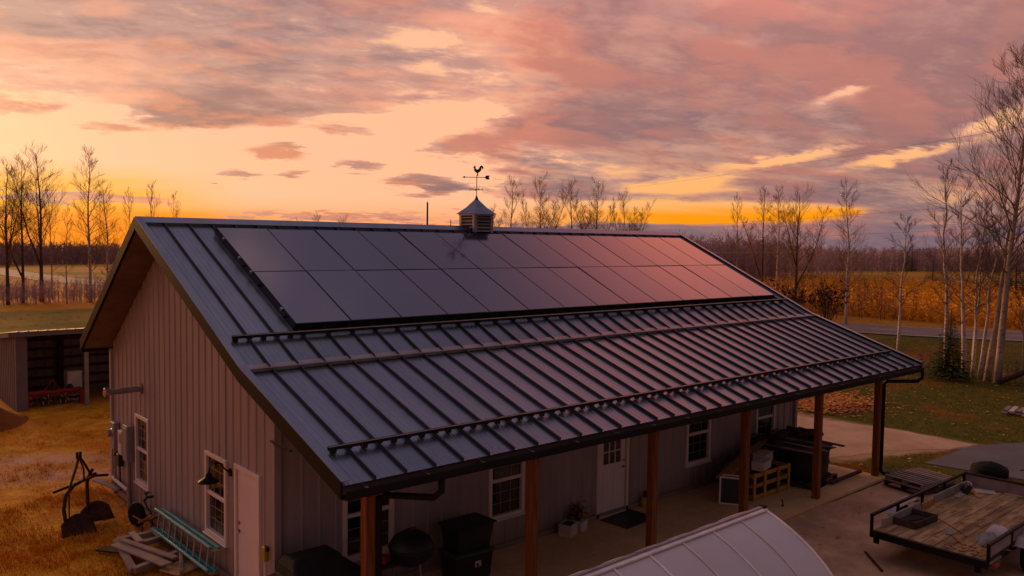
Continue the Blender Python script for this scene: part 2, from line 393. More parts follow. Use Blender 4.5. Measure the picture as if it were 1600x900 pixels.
# porch slab poured in bays with sawn joints between them
slab=tag(obj('porch_slab',MB().prism([(-.25,-2.53,-.15),(15.42,-2.53,-.15),(15.42,-.01,-.15),(-.25,-.01,-.15)],(0,0,.135)).mesh('porch_slab',CONC)),kind='structure')
bx_=[-.25,2.9,6.03,9.16,12.3,15.42]
for i in range(5):
    for (ya,yb) in ((-2.53,-1.3),(-1.29,-.02)):
        m=MB().prism([(bx_[i]+.006,ya+.004,-.014),(bx_[i+1]-.006,ya+.004,-.014),(bx_[i+1]-.006,yb-.004,-.014),(bx_[i]+.006,yb-.004,-.014)],(0,0,.014))
        m.build('slab_bay',CONC,slab,bev=.004)
# tyre tracks and a hairline crack in the apron stay in its material; twigs and grit lie on it
# road
RP=[(66,-60),(62,-25),(60,0),(53.5,13),(46.5,35),(38,65),(31,92),(27,118),(27.5,150),(32,215),(40,300),(60,430)]
def smooth_path(P,k=8):
    out=[]
    for i in range(len(P)-1):
        p0=np.array(P[max(i-1,0)],float);p1=np.array(P[i],float);p2=np.array(P[i+1],float);p3=np.array(P[min(i+2,len(P)-1)],float)
        for j in range(k):
            t=j/k; out.append(.5*((2*p1)+(-p0+p2)*t+(2*p0-5*p1+4*p2-p3)*t*t+(-p0+3*p1-3*p2+p3)*t**3))
    out.append(np.array(P[-1],float)); return out
RS=smooth_path(RP)
def strip(name,off,wd,dz,mat,dash=None):
    m=MB(); pts=[]
    for i,p in enumerate(RS):
        d=RS[min(i+1,len(RS)-1)]-RS[max(i-1,0)]; d/=np.linalg.norm(d); nrm=np.array([d[1],-d[0]])
        a=p+nrm*(off-wd/2); b_=p+nrm*(off+wd/2); z=terrain(*p)+dz; pts.append(((a[0],a[1],z),(b_[0],b_[1],z)))
    for i in range(len(pts)-1):
        if dash and i%2: continue
        m.poly([pts[i][0],pts[i][1],pts[i+1][1],pts[i+1][0]])
    return m.build(name,mat)
road=tag(strip('road',0,7.0,.05,ROAD),kind='structure')
for off in(-3.1,3.1): strip('edge_line',off,.16,.056,LINE).parent=road
strip('centre_line',0,.13,.056,LINE,True).parent=road
# ================================================================== the barn
L=15.24; WD=8.44; O=.62; X0,X1=-O,15.894
YR,ZR,YK,ZK,YE,ZE,YB,ZB=4.623,6.189,-.08,3.946,-3.04,2.944,8.587,3.472
barn=thing('pole_barn','long grey ribbed metal barn with charcoal standing seam roof and open porch','barn')
sU=(ZR-ZK)/(YR-YK); sP=(ZK-ZE)/(YK-YE); sB=(ZR-ZB)/(YB-YR)
def roofz(y): return ZR-sB*(y-YR) if y>YR else (ZR-sU*(YR-y) if y>YK else ZK-sP*(YK-y))
TH=.15
def siding(length,heightf,holes,toW,name='siding_panel',sheet=.914,proud=.020):
    """ribbed sheets; toW(s,h,d) places along-wall s, height h, proud d; holes (s0,s1,z0,z1)"""
    s=0
    while s<length-1e-6:
        e=min(s+sheet,length); m=MB(); br=set([s,e])
        for k in range(3):
            c=s+.12+k*.3047
            for d in(-.030,-.014,.014,.032):
                if s<c+d<e: br.add(round(c+d,4))
            for d in (.10,.20):
                for w in(-.006,.006):
                    if s<c+d+w<e: br.add(round(c+d+w,4))
        for h in holes:
            for q in h[:2]:
                if s<q<e: br.add(q)
        br=sorted(br)
        def pr(x):
            for k in range(3):
                c=s+.12+k*.3047
                if abs(x-c)<.0145: return proud
                for d in(.10,.20):
                    if abs(x-c-d)<.0065: return .004
            return 0.
        for a,b2 in zip(br,br[1:]):
            da,db=pr(a),pr(b2)
            iv=[(0.,None)]
            for h in holes:
                if a>=h[0]-1e-6 and b2<=h[1]+1e-6:
                    iv=[(0.,h[2])]+([(h[3],None)])
            for lo,hi in iv:
                ha=heightf(a) if hi is None else hi; hb=heightf(b2) if hi is None else hi
                if ha-lo<.01 and hb-lo<.01: continue
                m.poly([toW(a,lo,da),toW(b2,lo,db),toW(b2,hb,db),toW(a,ha,da)])
        m.build(name,SID,barn); s=e
WINZ=(.60,2.08)
gw=[(1.88,2.83),(5.93,6.80)]; gdoor=(.54,1.52)
holesG=[(a+.05,b2-.05,WINZ[0]+.05,WINZ[1]-.05) for a,b2 in gw]+[(gdoor[0]+.05,gdoor[1]-.05,0.,2.08)]
siding(WD,lambda y:roofz(y)-TH-.005,holesG,lambda s,h,d:(-d,s,h))
fwn=[(1.14,2.12),(4.24,5.14),(10.33,11.30),(13.31,14.22)]; fdoor=(7.22,8.24)
holesF=[(a+.05,b2-.05,WINZ[0]+.05,WINZ[1]-.05) for a,b2 in fwn]+[(fdoor[0]+.05,fdoor[1]-.05,0.,2.08)]
siding(L,lambda x:ZK-.20,holesF,lambda s,h,d:(s,-d,h))
MB().poly([(0,WD,0),(L,WD,0),(L,WD,ZB-.1),(0,WD,ZB-.1)]).build('rear_wall',SID,barn)
MB().poly([(L,0,0),(L,WD,0),(L,WD,roofz(WD)-TH),(L,YR,ZR-TH),(L,0,roofz(0)-TH)]).build('far_gable_wall',SID,barn)
# black sheets stand in for the unlit room behind the glass, giving openings depth
MB().poly([(.16,.2,0),(.16,WD-.2,0),(.16,WD-.2,2.9),(.16,.2,2.9)]).poly([(.2,.16,0),(L-.2,.16,0),(L-.2,.16,2.9),(.2,.16,2.9)]).build('dark_backing',INSIDE,barn)
# corner and base trims
for (x,y) in ((-.012,-.012),(L+.012,-.012),(-.012,WD+.012)):
    MB().box((x,y,roofz(max(0,min(WD,y)))/2-.13),(.12,.12,roofz(max(0,min(WD,y)))-.27)).build('corner_trim',SID,barn,bev=.006)
MB().box((-.035,WD/2,.06),(.03,WD-.15,.12)).build('base_trim',SID,barn)
MB().box((L/2,-.035,.05),(L-.2,.03,.10)).build('base_trim',SID,barn)
# windows and doors. toW(s,h,d): d is how far it stands out of the wall
def window(s0,s1,toW,up_rows=3,low=True):
    z0,z1=WINZ; zm=(z0+z1)/2
    def slab_(m,a,b2,lo,hi,d0,d1):
        m.hexa([toW(a,lo,d0),toW(b2,lo,d0),toW(b2,lo,d1),toW(a,lo,d1),toW(a,hi,d0),toW(b2,hi,d0),toW(b2,hi,d1),toW(a,hi,d1)])
    m=MB(); w=.075
    slab_(m,s0,s0+w,z0,z1,-.05,.045); slab_(m,s1-w,s1,z0,z1,-.05,.045)
    slab_(m,s0+w,s1-w,z1-w,z1,-.05,.043); slab_(m,s0+w,s1-w,z0,z0+w,-.05,.043)
    slab_(m,s0+w,s1-w,zm-.035,zm+.035,-.05,.022)
    wn=m.build('window',WHITE,barn,bev=.005)
    sill=MB(); slab_(sill,s0-.03,s1+.03,z0-.03,z0-.002,-.02,.075); sill.build('sill',WHITE,wn,bev=.004)
    mu=MB(); a,b2=s0+w,s1-w
    for (lo,hi,dd) in((zm+.035,z1-w,.0),(z0+w,zm-.035,-.022)):
        for k in(1,2):
            c=a+(b2-a)*k/3; slab_(mu,c-.0055,c+.0055,lo,hi,dd-.012,dd+.002)
        for k in(1,2):
            c=lo+(hi-lo)*k/3; slab_(mu,a,b2,c-.0055,c+.0055,dd-.010,dd+.001)
        for i in range(3):
            for j in range(3):
                g=MB(); ga,gb=a+(b2-a)*i/3+.008,a+(b2-a)*(i+1)/3-.008; gl,gh=lo+(hi-lo)*j/3+.008,lo+(hi-lo)*(j+1)/3-.008
                ti=random.uniform(-.0015,.0015)
                g.hexa([toW(ga,gl,dd-.014),toW(gb,gl,dd-.014),toW(gb,gl,dd-.006+ti),toW(ga,gl,dd-.006-ti),toW(ga,gh,dd-.014),toW(gb,gh,dd-.014),toW(gb,gh,dd-.006+ti),toW(ga,gh,dd-.006-ti)])
                g.build('pane',GLASS,wn)
    mu.build('glazing_bars',TAN,wn)
GW=lambda s,h,d:(-d,s,h); FWL=lambda s,h,d:(s,-d,h)
for a,b2 in gw: window(a,b2,GW)
for a,b2 in fwn: window(a,b2,FWL)
def bx3(m,toW,a,b2,lo,hi,d0,d1):
    m.hexa([toW(a,lo,d0),toW(b2,lo,d0),toW(b2,lo,d1),toW(a,lo,d1),toW(a,hi,d0),toW(b2,hi,d0),toW(b2,hi,d1),toW(a,hi,d1)]); return m
def door(s0,s1,toW,lite,hinge):
    m=MB(); w=.075
    bx3(m,toW,s0,s0+w,0,2.12,-.05,.05);bx3(m,toW,s1-w,s1,0,2.12,-.05,.05);bx3(m,toW,s0+w,s1-w,2.045,2.12,-.05,.048);bx3(m,toW,s0+w,s1-w,0,.025,-.05,.06)
    fr=m.build('door_frame',WHITE,barn,bev=.005)
    a,b2=s0+w+.012,s1-w-.012; m=MB()
    if lite:
        la,lb,lo,hi=a+.14,b2-.14,1.12,1.92
        bx3(m,toW,a,la,.035,2.035,-.04,.006);bx3(m,toW,lb,b2,.035,2.035,-.04,.006);bx3(m,toW,la,lb,.035,lo,-.04,.006);bx3(m,toW,la,lb,hi,2.035,-.04,.006)
    else: bx3(m,toW,a,b2,.035,2.035,-.03,.010)
    dr=m.build('door',DOORW,barn,bev=.004)
    if lite:
        mu=MB()
        for k in(1,2):
            c=la+(lb-la)*k/3; bx3(mu,toW,c-.012,c+.012,lo,hi,-.022,.004); c=lo+(hi-lo)*k/3; bx3(mu,toW,la,lb,c-.012,c+.012,-.020,.002)
        mu.build('glazing_bars',DOORW,dr)
        for i in range(3):
            for j in range(3): bx3(MB(),toW,la+(lb-la)*i/3+.012,la+(lb-la)*(i+1)/3-.012,lo+(hi-lo)*j/3+.012,lo+(hi-lo)*(j+1)/3-.012,-.03,-.018).build('pane',GLASS,dr)
        for pa,pb in((a+.12,(a+b2)/2-.04),((a+b2)/2+.04,b2-.12)):
            bx3(MB(),toW,pa,pb,.2,.95,.006,.014).build('door_panel',DOORW,dr,bev=.006)
    hs=b2-.06 if hinge<0 else a+.06
    h=MB().lathe([(.03,-.006),(.03,.006)],12,toW(hs,1.0,.016),'x' if toW is GW else 'y')
    h.tube([toW(hs,1.0,.01),toW(hs,1.0,.065),toW(hs+(.10 if hinge>0 else -.10),1.0,.065)],.011,6)
    h.lathe([(.028,-.012),(.028,.012)],12,toW(hs,1.14,.018),'x' if toW is GW else 'y')
    h.build('handle',STEEL,dr)
door(gdoor[0],gdoor[1],GW,False,-1); door(fdoor[0],fdoor[1],FWL,True,-1)
# roof deck (one solid under the pans), soffits, fascia
prof=[(YE,ZE),(YK,ZK),(YR,ZR),(YB,ZB)]
m=MB(); low=[(y,z-.035) for y,z in prof]; lo2=[(y,z-TH) for y,z in prof]
ring=low+lo2[::-1]
m.prism([(X0+.03,y,z) for y,z in ring],(X1-X0-.06,0,0)); m.build('roof_deck',SOFF,barn)
def sheetpan(name,ya,za,yb,zb,x0,x1):
    """one metal pan between two seams, with four pressed lines; local origin at its lower left corner"""
    m=MB(); w=x1-x0; px=[(0,0)]
    for k in range(1,5):
        c=w*k/5; px+=[(c-.007,0),(c-.003,.0042),(c+.003,.0042),(c+.007,0)]
    px.append((w,0)); nv=Vector((0,-(zb-za),yb-ya)).normalized()
    bot=[Vector((x,0,0))+nv*h for x,h in px]; top=[Vector((x,yb-ya,zb-za))+nv*h for x,h in px]
    for i in range(len(px)-1): m.poly([bot[i],bot[i+1],top[i+1],top[i]])
    m.poly([Vector((0,0,0)),Vector((0,0,0))-nv*.03,Vector((w,0,0))-nv*.03,Vector((w,0,0))])
    return m.mesh(name,ROOF)
NP=36; PW=(X1-X0)/NP
secs=[(YK-.02,ZK-.02*sU+.012,YR,ZR),(YE-.05,ZE-.05*sP,YK-.02,ZK-.02*sP-.004)]
for si,(ya,za,yb,zb) in enumerate(secs):
    me=sheetpan('roof_pan',ya,za,yb,zb,0,PW); nv=Vector((0,-(zb-za),yb-ya)).normalized()
    mm=MB(); sb_=.030; hh=.046
    a,b2=Vector((0,0,0)),Vector((0,yb-ya,zb-za))
    q=lambda p:[p+Vector((-sb_/2,0,0)),p+Vector((sb_/2,0,0)),p+Vector((sb_/2*.7,0,0))+nv*hh,p+Vector((-sb_/2*.7,0,0))+nv*hh]
    A,B=q(a),q(b2); mm.hexa([A[0],A[1],B[1],B[0],A[3],A[2],B[2],B[3]]); sm_=mm.mesh('standing_seam',SEAM)
    for i in range(NP):
        o=obj('roof_pan',me,barn,0,(X0+i*PW,ya,za)); o.rotation_euler.y=random.uniform(-.0035,.0035)
        if i: obj('standing_seam',sm_,barn,.004,(X0+i*PW,ya,za))
MB().poly([(X0,YR,ZR),(X1,YR,ZR),(X1,YB+.04,ZB-.03),(X0,YB+.04,ZB-.03)]).build('rear_roof_sheet',ROOF,barn)
# transition flashing, ridge cap, rake trims
nU=Vector((0,-sU,1)).normalized(); nP=Vector((0,-sP,1)).normalized(); tU=Vector((0,1,sU)).normalized(); tP=Vector((0,1,sP)).normalized(); tB=Vector((0,1,-sB)).normalized(); nB=Vector((0,sB,1)).normalized()
k=Vector((0,YK,ZK))
m=MB(); pr=[k+tU*.07+nU*.030,k-tU*.04+nU*.040,k-tP*.13+nP*.062,k-tP*.13+nP*.0075]
m.prism([Vector((X0+.02,0,0))+p_ for p_ in pr],(X1-X0-.04,0,0)); m.build('transition_flashing',FLASH,barn)
r=Vector((0,YR,ZR)); m=MB()
m.prism([Vector((X0-.02,0,0))+p_ for p_ in (r-tU*.20+nU*.055,r+Vector((0,0,.075)),r+tB*.20+nB*.055,r+tB*.20+nB*.003,r+Vector((0,0,.01)),r-tU*.20+nU*.004)],(X1-X0+.04,0,0)); m.build('ridge_cap',ROOF,barn)
def rake(x,sgn):
    top=[(YE-.05,ZE-.05*sP),(YK,ZK),(YR,ZR),(YB+.04,ZB-.04*sB)]
    for i in range(3):
        (ya,za),(yb,zb)=top[i],top[i+1]
        MB().prism([(x,ya,za+.055),(x,yb,zb+.055),(x,yb,zb-.165),(x,ya,za-.165)],(sgn*.028,0,0)).build('rake_board',TRIMD,barn,bev=.004)
        dd=Vector((0,yb-ya,zb-za)); nn=Vector((0,-(zb-za),yb-ya)).normalized()
        a=Vector((x+sgn*.028,ya,za)); b2=Vector((x+sgn*.028,yb,zb)); w=Vector((-sgn*.12,0,0))
        MB().hexa([a+nn*.057,b2+nn*.057,b2+nn*.057+w,a+nn*.057+w,a+nn*.068,b2+nn*.068,b2+nn*.068+w,a+nn*.068+w]).build('rake_cap',ROOF,barn)
rake(X0,-1); rake(X1,1)
MB().box(((X0+X1)/2,YB+.05,ZB-.13),(X1-X0,.03,.2)).build('rear_fascia',TRIMD,barn)
# soffit boards under the near rake overhang on the rear slope
for i in range(12):
    ya=YR+.05+(YB-YR-.1)*i/12; yb=YR+.05+(YB-YR-.1)*(i+1)/12-.008
    zf=lambda y:roofz(y)-TH-.006
    MB().hexa([(X0+.035,ya,zf(ya)-.012),(-.03,ya,zf(ya)-.012),(-.03,yb,zf(yb)-.012),(X0+.035,yb,zf(yb)-.012),(X0+.035,ya,zf(ya)),(-.03,ya,zf(ya)),(-.03,yb,zf(yb)),(X0+.035,yb,zf(yb))]).build('soffit_board',SOFF,barn)
# gutter and fascia
MB().box(((X0+X1)/2,YE+.02,ZE-.12),(X1-X0-.06,.03,.19)).build('fascia_board',TRIMD,barn)
gp=[(0,0),(-.10,0),(-.125,.04),(-.125,.11),(-.11,.11),(-.11,.045),(-.095,.012),(0,.012)]
MB().prism([(X0+.01,YE+.0+y,ZE-.19+z) for y,z in gp],(X1-X0-.02,0,0)).build('gutter',TRIMD,barn)
for i in range(18): MB().bar((X0+.3+i*.92,YE-.005,ZE-.075),(X0+.3+i*.92,YE-.13,ZE-.072),.025,.006).build('gutter_strap',STEEL,barn)
# porch posts and beam
PXS=[.234+3.017*i for i in range(6)]; PY=-2.28
for x in PXS:
    p_=MB().box((0,0,1.23),(.15,.15,2.46)).build('porch_post',POST,barn,bev=.008,loc=(x,PY,0)); p_.rotation_euler.z=random.uniform(-.02,.02)
MB().box((L/2+.1,PY,2.57),(L-.1,.14,.22)).build('porch_beam',TRIMD,barn)
def downspout(x,sgn,to):
    m=MB(); P=[(to+sgn*.62,YE-.05,ZE-.18),(to+sgn*.62,YE-.05,ZE-.36),(to+sgn*.55,YE+.02,ZE-.45),(to+sgn*.2,PY-.13,ZE-.50),(to+sgn*.11,PY-.09,ZE-.57),(to+sgn*.11,PY-.09,.12),(to+sgn*.16,PY-.13,.06),(to+sgn*.38,PY-.22,.03)]
    m.tube(P,.048,8); m.build('downspout',TRIMD,barn,smooth=True)
downspout(0,1,PXS[0]); downspout(0,1,PXS[5])
# snow rails clamped to the seams
def snowrail(y,z,nv,tv,xa,xb,flags=True):
    b_=Vector((0,y,z)); n=tv
    root=MB().prism([Vector((xa,0,0))+b_+nv*.060+tv*-.022,Vector((xa,0,0))+b_+nv*.060+tv*.022,Vector((xa,0,0))+b_+nv*.110+tv*.022,Vector((xa,0,0))+b_+nv*.110+tv*-.022],(xb-xa,0,0)).build('snow_rail',RAIL,barn,bev=.003)
    MB().prism([Vector((xa,0,0))+b_+nv*.1105+tv*-.022,Vector((xa,0,0))+b_+nv*.1105+tv*-.006,Vector((xa,0,0))+b_+nv*.115+tv*-.006,Vector((xa,0,0))+b_+nv*.115+tv*-.022],(xb-xa,0,0)).build('rail_cap',RAILT,root)
    i=0; x=xa+.05
    for i in range(1,NP):
        xs=X0+i*PW
        if xs<xa or xs>xb: continue
        c=Vector((xs,0,0))+b_
        MB().hexa([c+Vector((sx*.035,0,0))+tv*sy*.03+nv*h for h in(.046,.0625) for sx,sy in((-1,-1),(1,-1),(1,1),(-1,1))]).build('seam_clamp',SEAM,root)
    for i in range(NP):
        xs=X0+(i+.5)*PW
        if xs<xa or xs>xb or (not flags and i>2): continue
        c=Vector((xs,0,0))+b_
        MB().hexa([c+Vector((sx*.04,0,0))+tv*sy*.025+nv*h for h in(.012,.0625) for sx,sy in((-1,-1),(1,-1),(1,1),(-1,1))]).build('ice_flag',RAIL,root)
snowrail(.62,roofz(.62),nU,tU,-.45,15.6,False); snowrail(-2.43,roofz(-2.43),nP,tP,-.47,15.5)
# flue pipe through the gable
m=MB().tube([(.05,6.42,2.66),(-.66,6.40,2.66)],.062,14); fl=m.build('flue_pipe',STEEL,barn,smooth=False)
MB().lathe([(.085,-.06),(.10,-.05),(.10,.02),(.075,.05)],16,(-.69,6.40,2.66),'x').build('flue_cap',ALU,fl)
MB().lathe([(.11,-.01),(.11,.012)],16,(-.03,6.42,2.66),'x').build('flue_collar',STEEL,fl)
MB().tube([(-.02,.16,2.76),(-.2,-.35,2.84),(-.3,-1.1,2.9)],.018,5).build('service_stub',TRIMD,barn)
# ------------------------------------------------------------------ solar array
arr=thing('solar_array','array of 28 black framed solar panels in two rows on the barn roof','solar array',(.69,.80,roofz(.80)))
SL=1.845; base=Vector((.69,.80,roofz(.80)))
pm_w,pm_h=1.043,SL
def pl(u,v,h): return Vector((u,0,0))+tU*v+nU*h
def slabm(name,u0,u1,v0,v1,h0,h1,mat):
    m=MB(); m.hexa([pl(u0,v0,h0),pl(u1,v0,h0),pl(u1,v1,h0),pl(u0,v1,h0),pl(u0,v0,h1),pl(u1,v0,h1),pl(u1,v1,h1),pl(u0,v1,h1)]); return m.mesh(name,mat)
gm=slabm('glass',.012,pm_w-.022,.012,SL-.022,.12,.139,PANEL)
fm=MB()
for (a,b2,c,d) in((0,.012,0,SL-.01),(pm_w-.022,pm_w-.010,0,SL-.01),(.012,pm_w-.022,0,.012),(.012,pm_w-.022,SL-.022,SL-.01)):
    fm.hexa([pl(a,c,.10),pl(b2,c,.10),pl(b2,d,.10),pl(a,d,.10),pl(a,c,.141),pl(b2,c,.141),pl(b2,d,.141),pl(a,d,.141)])
fm=fm.mesh('solar_panel',PFR)
for r_ in range(2):
    for c_ in range(14):
        o=obj('solar_panel',fm,arr,0,pl(c_*pm_w,r_*SL,0)); o.rotation_euler=(random.uniform(-.004,.004),random.uniform(-.003,.003),0)
        obj('glass',gm,o)
for v in(.35,1.45,2.2,3.3): obj('mounting_rail',slabm('mounting_rail',-.06,14*pm_w+.05,v-.02,v+.02,.055,.0995,PFR),arr)
obj('array_skirt',slabm('array_skirt',0,14*pm_w-.01,-.012,-.002,.012,.14,PFR),arr)
obj('array_skirt',slabm('array_skirt',-.014,-.004,0,2*SL-.01,.012,.13,PFR),arr)
for v in(.5,1.84,2.4,3.2): obj('end_clamp',slabm('end_clamp',-.05,-.016,v-.03,v+.03,.1,.15,ALU),arr)
# ------------------------------------------------------------------ cupola and weathervane
CX=7.60
cup=thing('cupola','small square louvred cupola with metal pyramid roof on the barn ridge','cupola',(CX,YR,ZR-.22))
MB().box((0,0,-.08),(.60,.60,.36)).build('cupola_base',TRIMD,cup)
MB().box((0,0,.115),(.655,.655,.03)).build('base_flashing',TRIMD,cup)
for sx in(-1,1):
    for sy in(-1,1): MB().box((sx*.265,sy*.265,.345),(.09,.09,.43)).build('corner_board',FLASH,cup,bev=.004)
MB().box((0,0,.345),(.44,.44,.42)).build('core',INSIDE,cup)
MB().box((0,0,.575),(.64,.64,.035)).build('cornice',FLASH,cup)
for d in range(4):
    mt=Matrix.Rotation(d*PI/2,3,'Z')
    for i in range(5):
        z=.165+i*.085
        MB().hexa([mt@Vector(v) for v in((-.215,-.30,z-.012),(.215,-.30,z-.012),(.215,-.24,z+.05),(-.215,-.24,z+.05),(-.215,-.30,z+.004),(.215,-.30,z+.004),(.215,-.24,z+.066),(-.215,-.24,z+.066))]).build('louvre',FLASH,cup)
m=MB(); h0,h1=.595,.98; e=.37; tp=.025; ring=[(-e,-e),(e,-e),(e,e),(-e,e)]
midr=.17
for i in range(4):
    a,b2=ring[i],ring[(i+1)%4]
    sc=lambda p,k_,z:(p[0]*k_,p[1]*k_,z)
    m.poly([(*a,h0),(*b2,h0),sc(b2,.5,.77),sc(a,.5,.77)]); m.poly([sc(a,.5,.77),sc(b2,.5,.77),sc(b2,tp/e,h1),sc(a,tp/e,h1)])
m.poly([(-e,-e,h0),(-e,e,h0),(e,e,h0),(e,-e,h0)]); m.build('cupola_roof',ROOF,cup)
van=thing('weathervane','rooster weathervane with arrow and compass letters on top of the cupola','weathervane',(CX,YR,ZR+.75),YAW-PI/2+.05)
MB().lathe([(.05,0),(.03,.05),(.012,.1)],10).build('mount',RUST,van)
MB().tube([(0,0,.02),(0,0,.60)],.010,6).build('rod',RUST,van)
m=MB(); m.lathe([(.018,.235),(.028,.25),(.018,.265)],8)
for ang in(.35,.35+PI/2): m.bar((-.13*math.cos(ang),-.13*math.sin(ang),.25),(.13*math.cos(ang),.13*math.sin(ang),.25),.010,.010)
m.build('compass_arms',RUST,van)
def lettermesh(ch,size):
    cu=bpy.data.curves.new('letter','FONT'); cu.body=ch; cu.size=size; cu.extrude=.004; cu.align_x='CENTER'; cu.align_y='CENTER'
    o=bpy.data.objects.new('letter',cu); COL.objects.link(o); dg=bpy.context.evaluated_depsgraph_get(); me=bpy.data.meshes.new_from_object(o.evaluated_get(dg)); bpy.data.objects.remove(o); return me
for ch,ang in(('N',.35+PI/2),('S',.35-PI/2),('E',.35),('W',.35+PI)):
    me=lettermesh(ch,.10); me.materials.clear(); me.materials.append(RUST); o=obj('compass_letter',me,van,0,(.155*math.cos(ang),.155*math.sin(ang),.25)); o.rotation_euler=(PI/2,0,0)
def plate(pts,th=.008): return MB().prism([(x,-th/2,z) for x,z in pts],(0,th,0))
m=plate([(-.30,.552),(.26,.552),(.26,.568),(-.30,.568)]); 
m.prism([(-.37,-.006,.56),(-.30,-.006,.59),(-.30,-.006,.53)],(0,.012,0)); 
m.prism([(.20,-.005,.56),(.235,-.005,.61),(.33,-.005,.61),(.305,-.005,.56),(.33,-.005,.51),(.235,-.005,.51)],(0,.010,0)); m.build('arrow',RUST,van)
roo=[(-.005,.60),(.01,.66),(-.045,.695),(-.07,.735),(-.075,.79),(-.10,.80),(-.077,.815),(-.072,.845),(-.045,.855),(-.035,.83),(-.03,.78),(-.005,.755),(.035,.765),(.06,.80),(.075,.84),(.115,.86),(.155,.84),(.165,.80),(.155,.755),(.135,.77),(.13,.80),(.115,.80),(.115,.755),(.085,.705),(.04,.675),(.03,.66),(.04,.60)]
plate(roo,.010).build('rooster',RUST,van)
# ================================================================== trees
def grow(seed,h,r0,cs=.3,spread=.28,n1=34,n2=7,n3=5,ang=(30,55),rmin=.010,lean=(0,0),fork=0,wander=.012):
    r=random.Random(seed); tr=MB(); cr=MB()
    def path(p,d,length,k,curl,jit):
        pts=[p.copy()]; d=d.copy()
        for i in range(k):
            d=(d+Vector((r.gauss(0,jit),r.gauss(0,jit),r.gauss(0,jit)+curl))).normalized(); p=p+d*(length/k); pts.append(p.copy())
        return pts
    def at(pts,t):
        f=t*(len(pts)-1); i=min(int(f),len(pts)-2); return pts[i].lerp(pts[i+1],f-i),(pts[i+1]-pts[i]).normalized()
    stems=[]
    K=12; pts=[Vector((0,0,-.1))]; off=Vector((0,0,0))
    for i in range(1,K+1):
        t=i/K; off+=Vector((r.gauss(0,wander),r.gauss(0,wander),0))*h*.5
        pts.append(Vector((lean[0]*t*h+off.x*t,lean[1]*t*h+off.y*t,t*h)))
    stems.append((pts,r0,h))
    for q in range(fork):
        t=r.uniform(.12,.4); p,d=at(pts,t); az=r.uniform(0,2*PI)
        d2=Vector((math.cos(az)*.45,math.sin(az)*.45,1)).normalized(); L=h*(1-t)*r.uniform(.75,.95)
        stems.append((path(p,d2,L,8,.07,.05),r0*(1-t)*.7,L))
    for (sp_,ra,hh) in stems:
        k=len(sp_); tr.tube(sp_,[ra*(1-.93*(i/(k-1))**.85)+rmin*.4 for i in range(k)],7)
        cnt=int(n1*hh/h)
        for i in range(cnt):
            t=cs+(1-cs)*((i+r.random())/cnt)*.97; p,d=at(sp_,t); az=i*2.4+r.uniform(-.5,.5)
            e=R(r.uniform(*ang))+(t-cs)*.25; u=(t-cs)/(1-cs)
            l1=hh*spread*(1.05-.72*u)*r.uniform(.55,1.15)*(min(1,.55+u*2.2))
            d1=Vector((math.cos(az)*math.cos(e),math.sin(az)*math.cos(e),math.sin(e)))
            b1=path(p,d1,l1,6,.030,.10); rb=max(rmin*1.3,ra*(1-t)*.32)
            cr.tube(b1,[rb*(1-.8*j/6)+rmin*.35 for j in range(7)],4,False)
            for j in range(n2):
                t2=.22+.76*(j+r.random())/n2; p2,dd=at(b1,t2); sd=dd.cross(Vector((r.gauss(0,1),r.gauss(0,1),r.gauss(0,1)))).normalized()
                d2=(dd*1.0+sd*.62+Vector((0,0,.22))).normalized(); l2=l1*(1.05-t2*.60)*r.uniform(.35,.70)
                b2=path(p2,d2,l2,4,.03,.07); cr.tube(b2,[rmin*(1.0-.15*q) for q in range(5)],3,False)
                for q in range(n3):
                    t3=.25+.75*(q+r.random())/n3; p3,d3=at(b2,t3); s3=d3.cross(Vector((r.gauss(0,1),r.gauss(0,1),r.gauss(0,1)))).normalized()
                    dq=(d3+s3*.55+Vector((0,0,.15))).normalized(); l3=l2*r.uniform(.4,.85)
                    cr.tube([p3,p3+dq*l3*.5+Vector((0,0,.02)),p3+dq*l3+Vector((0,0,.06*l3))],[rmin*.75,rmin*.6,rmin*.4],3,False)
    return tr,cr
def treemesh(*a,bk=None,tw=None,**k):
    tr,cr=grow(*a,**k); 
    def mk(m,n,mat):
        me=bpy.data.meshes.new(n); me.from_pydata(m.v,[],m.f); me.polygons.foreach_set('use_smooth',[True]*len(me.polygons)); me.materials.append(mat); return me
    return mk(tr,'trunk',bk or BARK),mk(cr,'crown',tw or TWIG)
def put(name,label,cat,ms,x,y,s=1,rz=0,group=None,sz=None):
    t=thing(name,label,cat,(x,y,terrain(x,y)),rz,group); t.scale=(s,s,sz or s)
    obj('trunk',ms[0],t); obj('crown',ms[1],t); return t
V1=treemesh(11,12,.15,cs=.26,spread=.27,n1=36,n2=8,n3=5,rmin=.0068,fork=1)
V2=treemesh(12,12,.14,cs=.20,spread=.21,n1=52,n2=7,n3=5,rmin=.0070,ang=(25,50),bk=BIRCH)
V3=treemesh(13,12,.18,cs=.25,spread=.32,n1=34,n2=8,n3=5,rmin=.0070,fork=2)
V4=treemesh(14,10,.08,cs=.25,spread=.24,n1=18,n2=6,n3=4,rmin=.0085,ang=(40,65),bk=ASPEN)
V5=treemesh(15,11,.12,cs=.14,spread=.30,n1=34,n2=8,n3=5,rmin=.0066,ang=(38,62),fork=4)
GL='bare trees behind the shed'; GM='bare trees beyond the barn ridge'; GR='bare trees along the road'
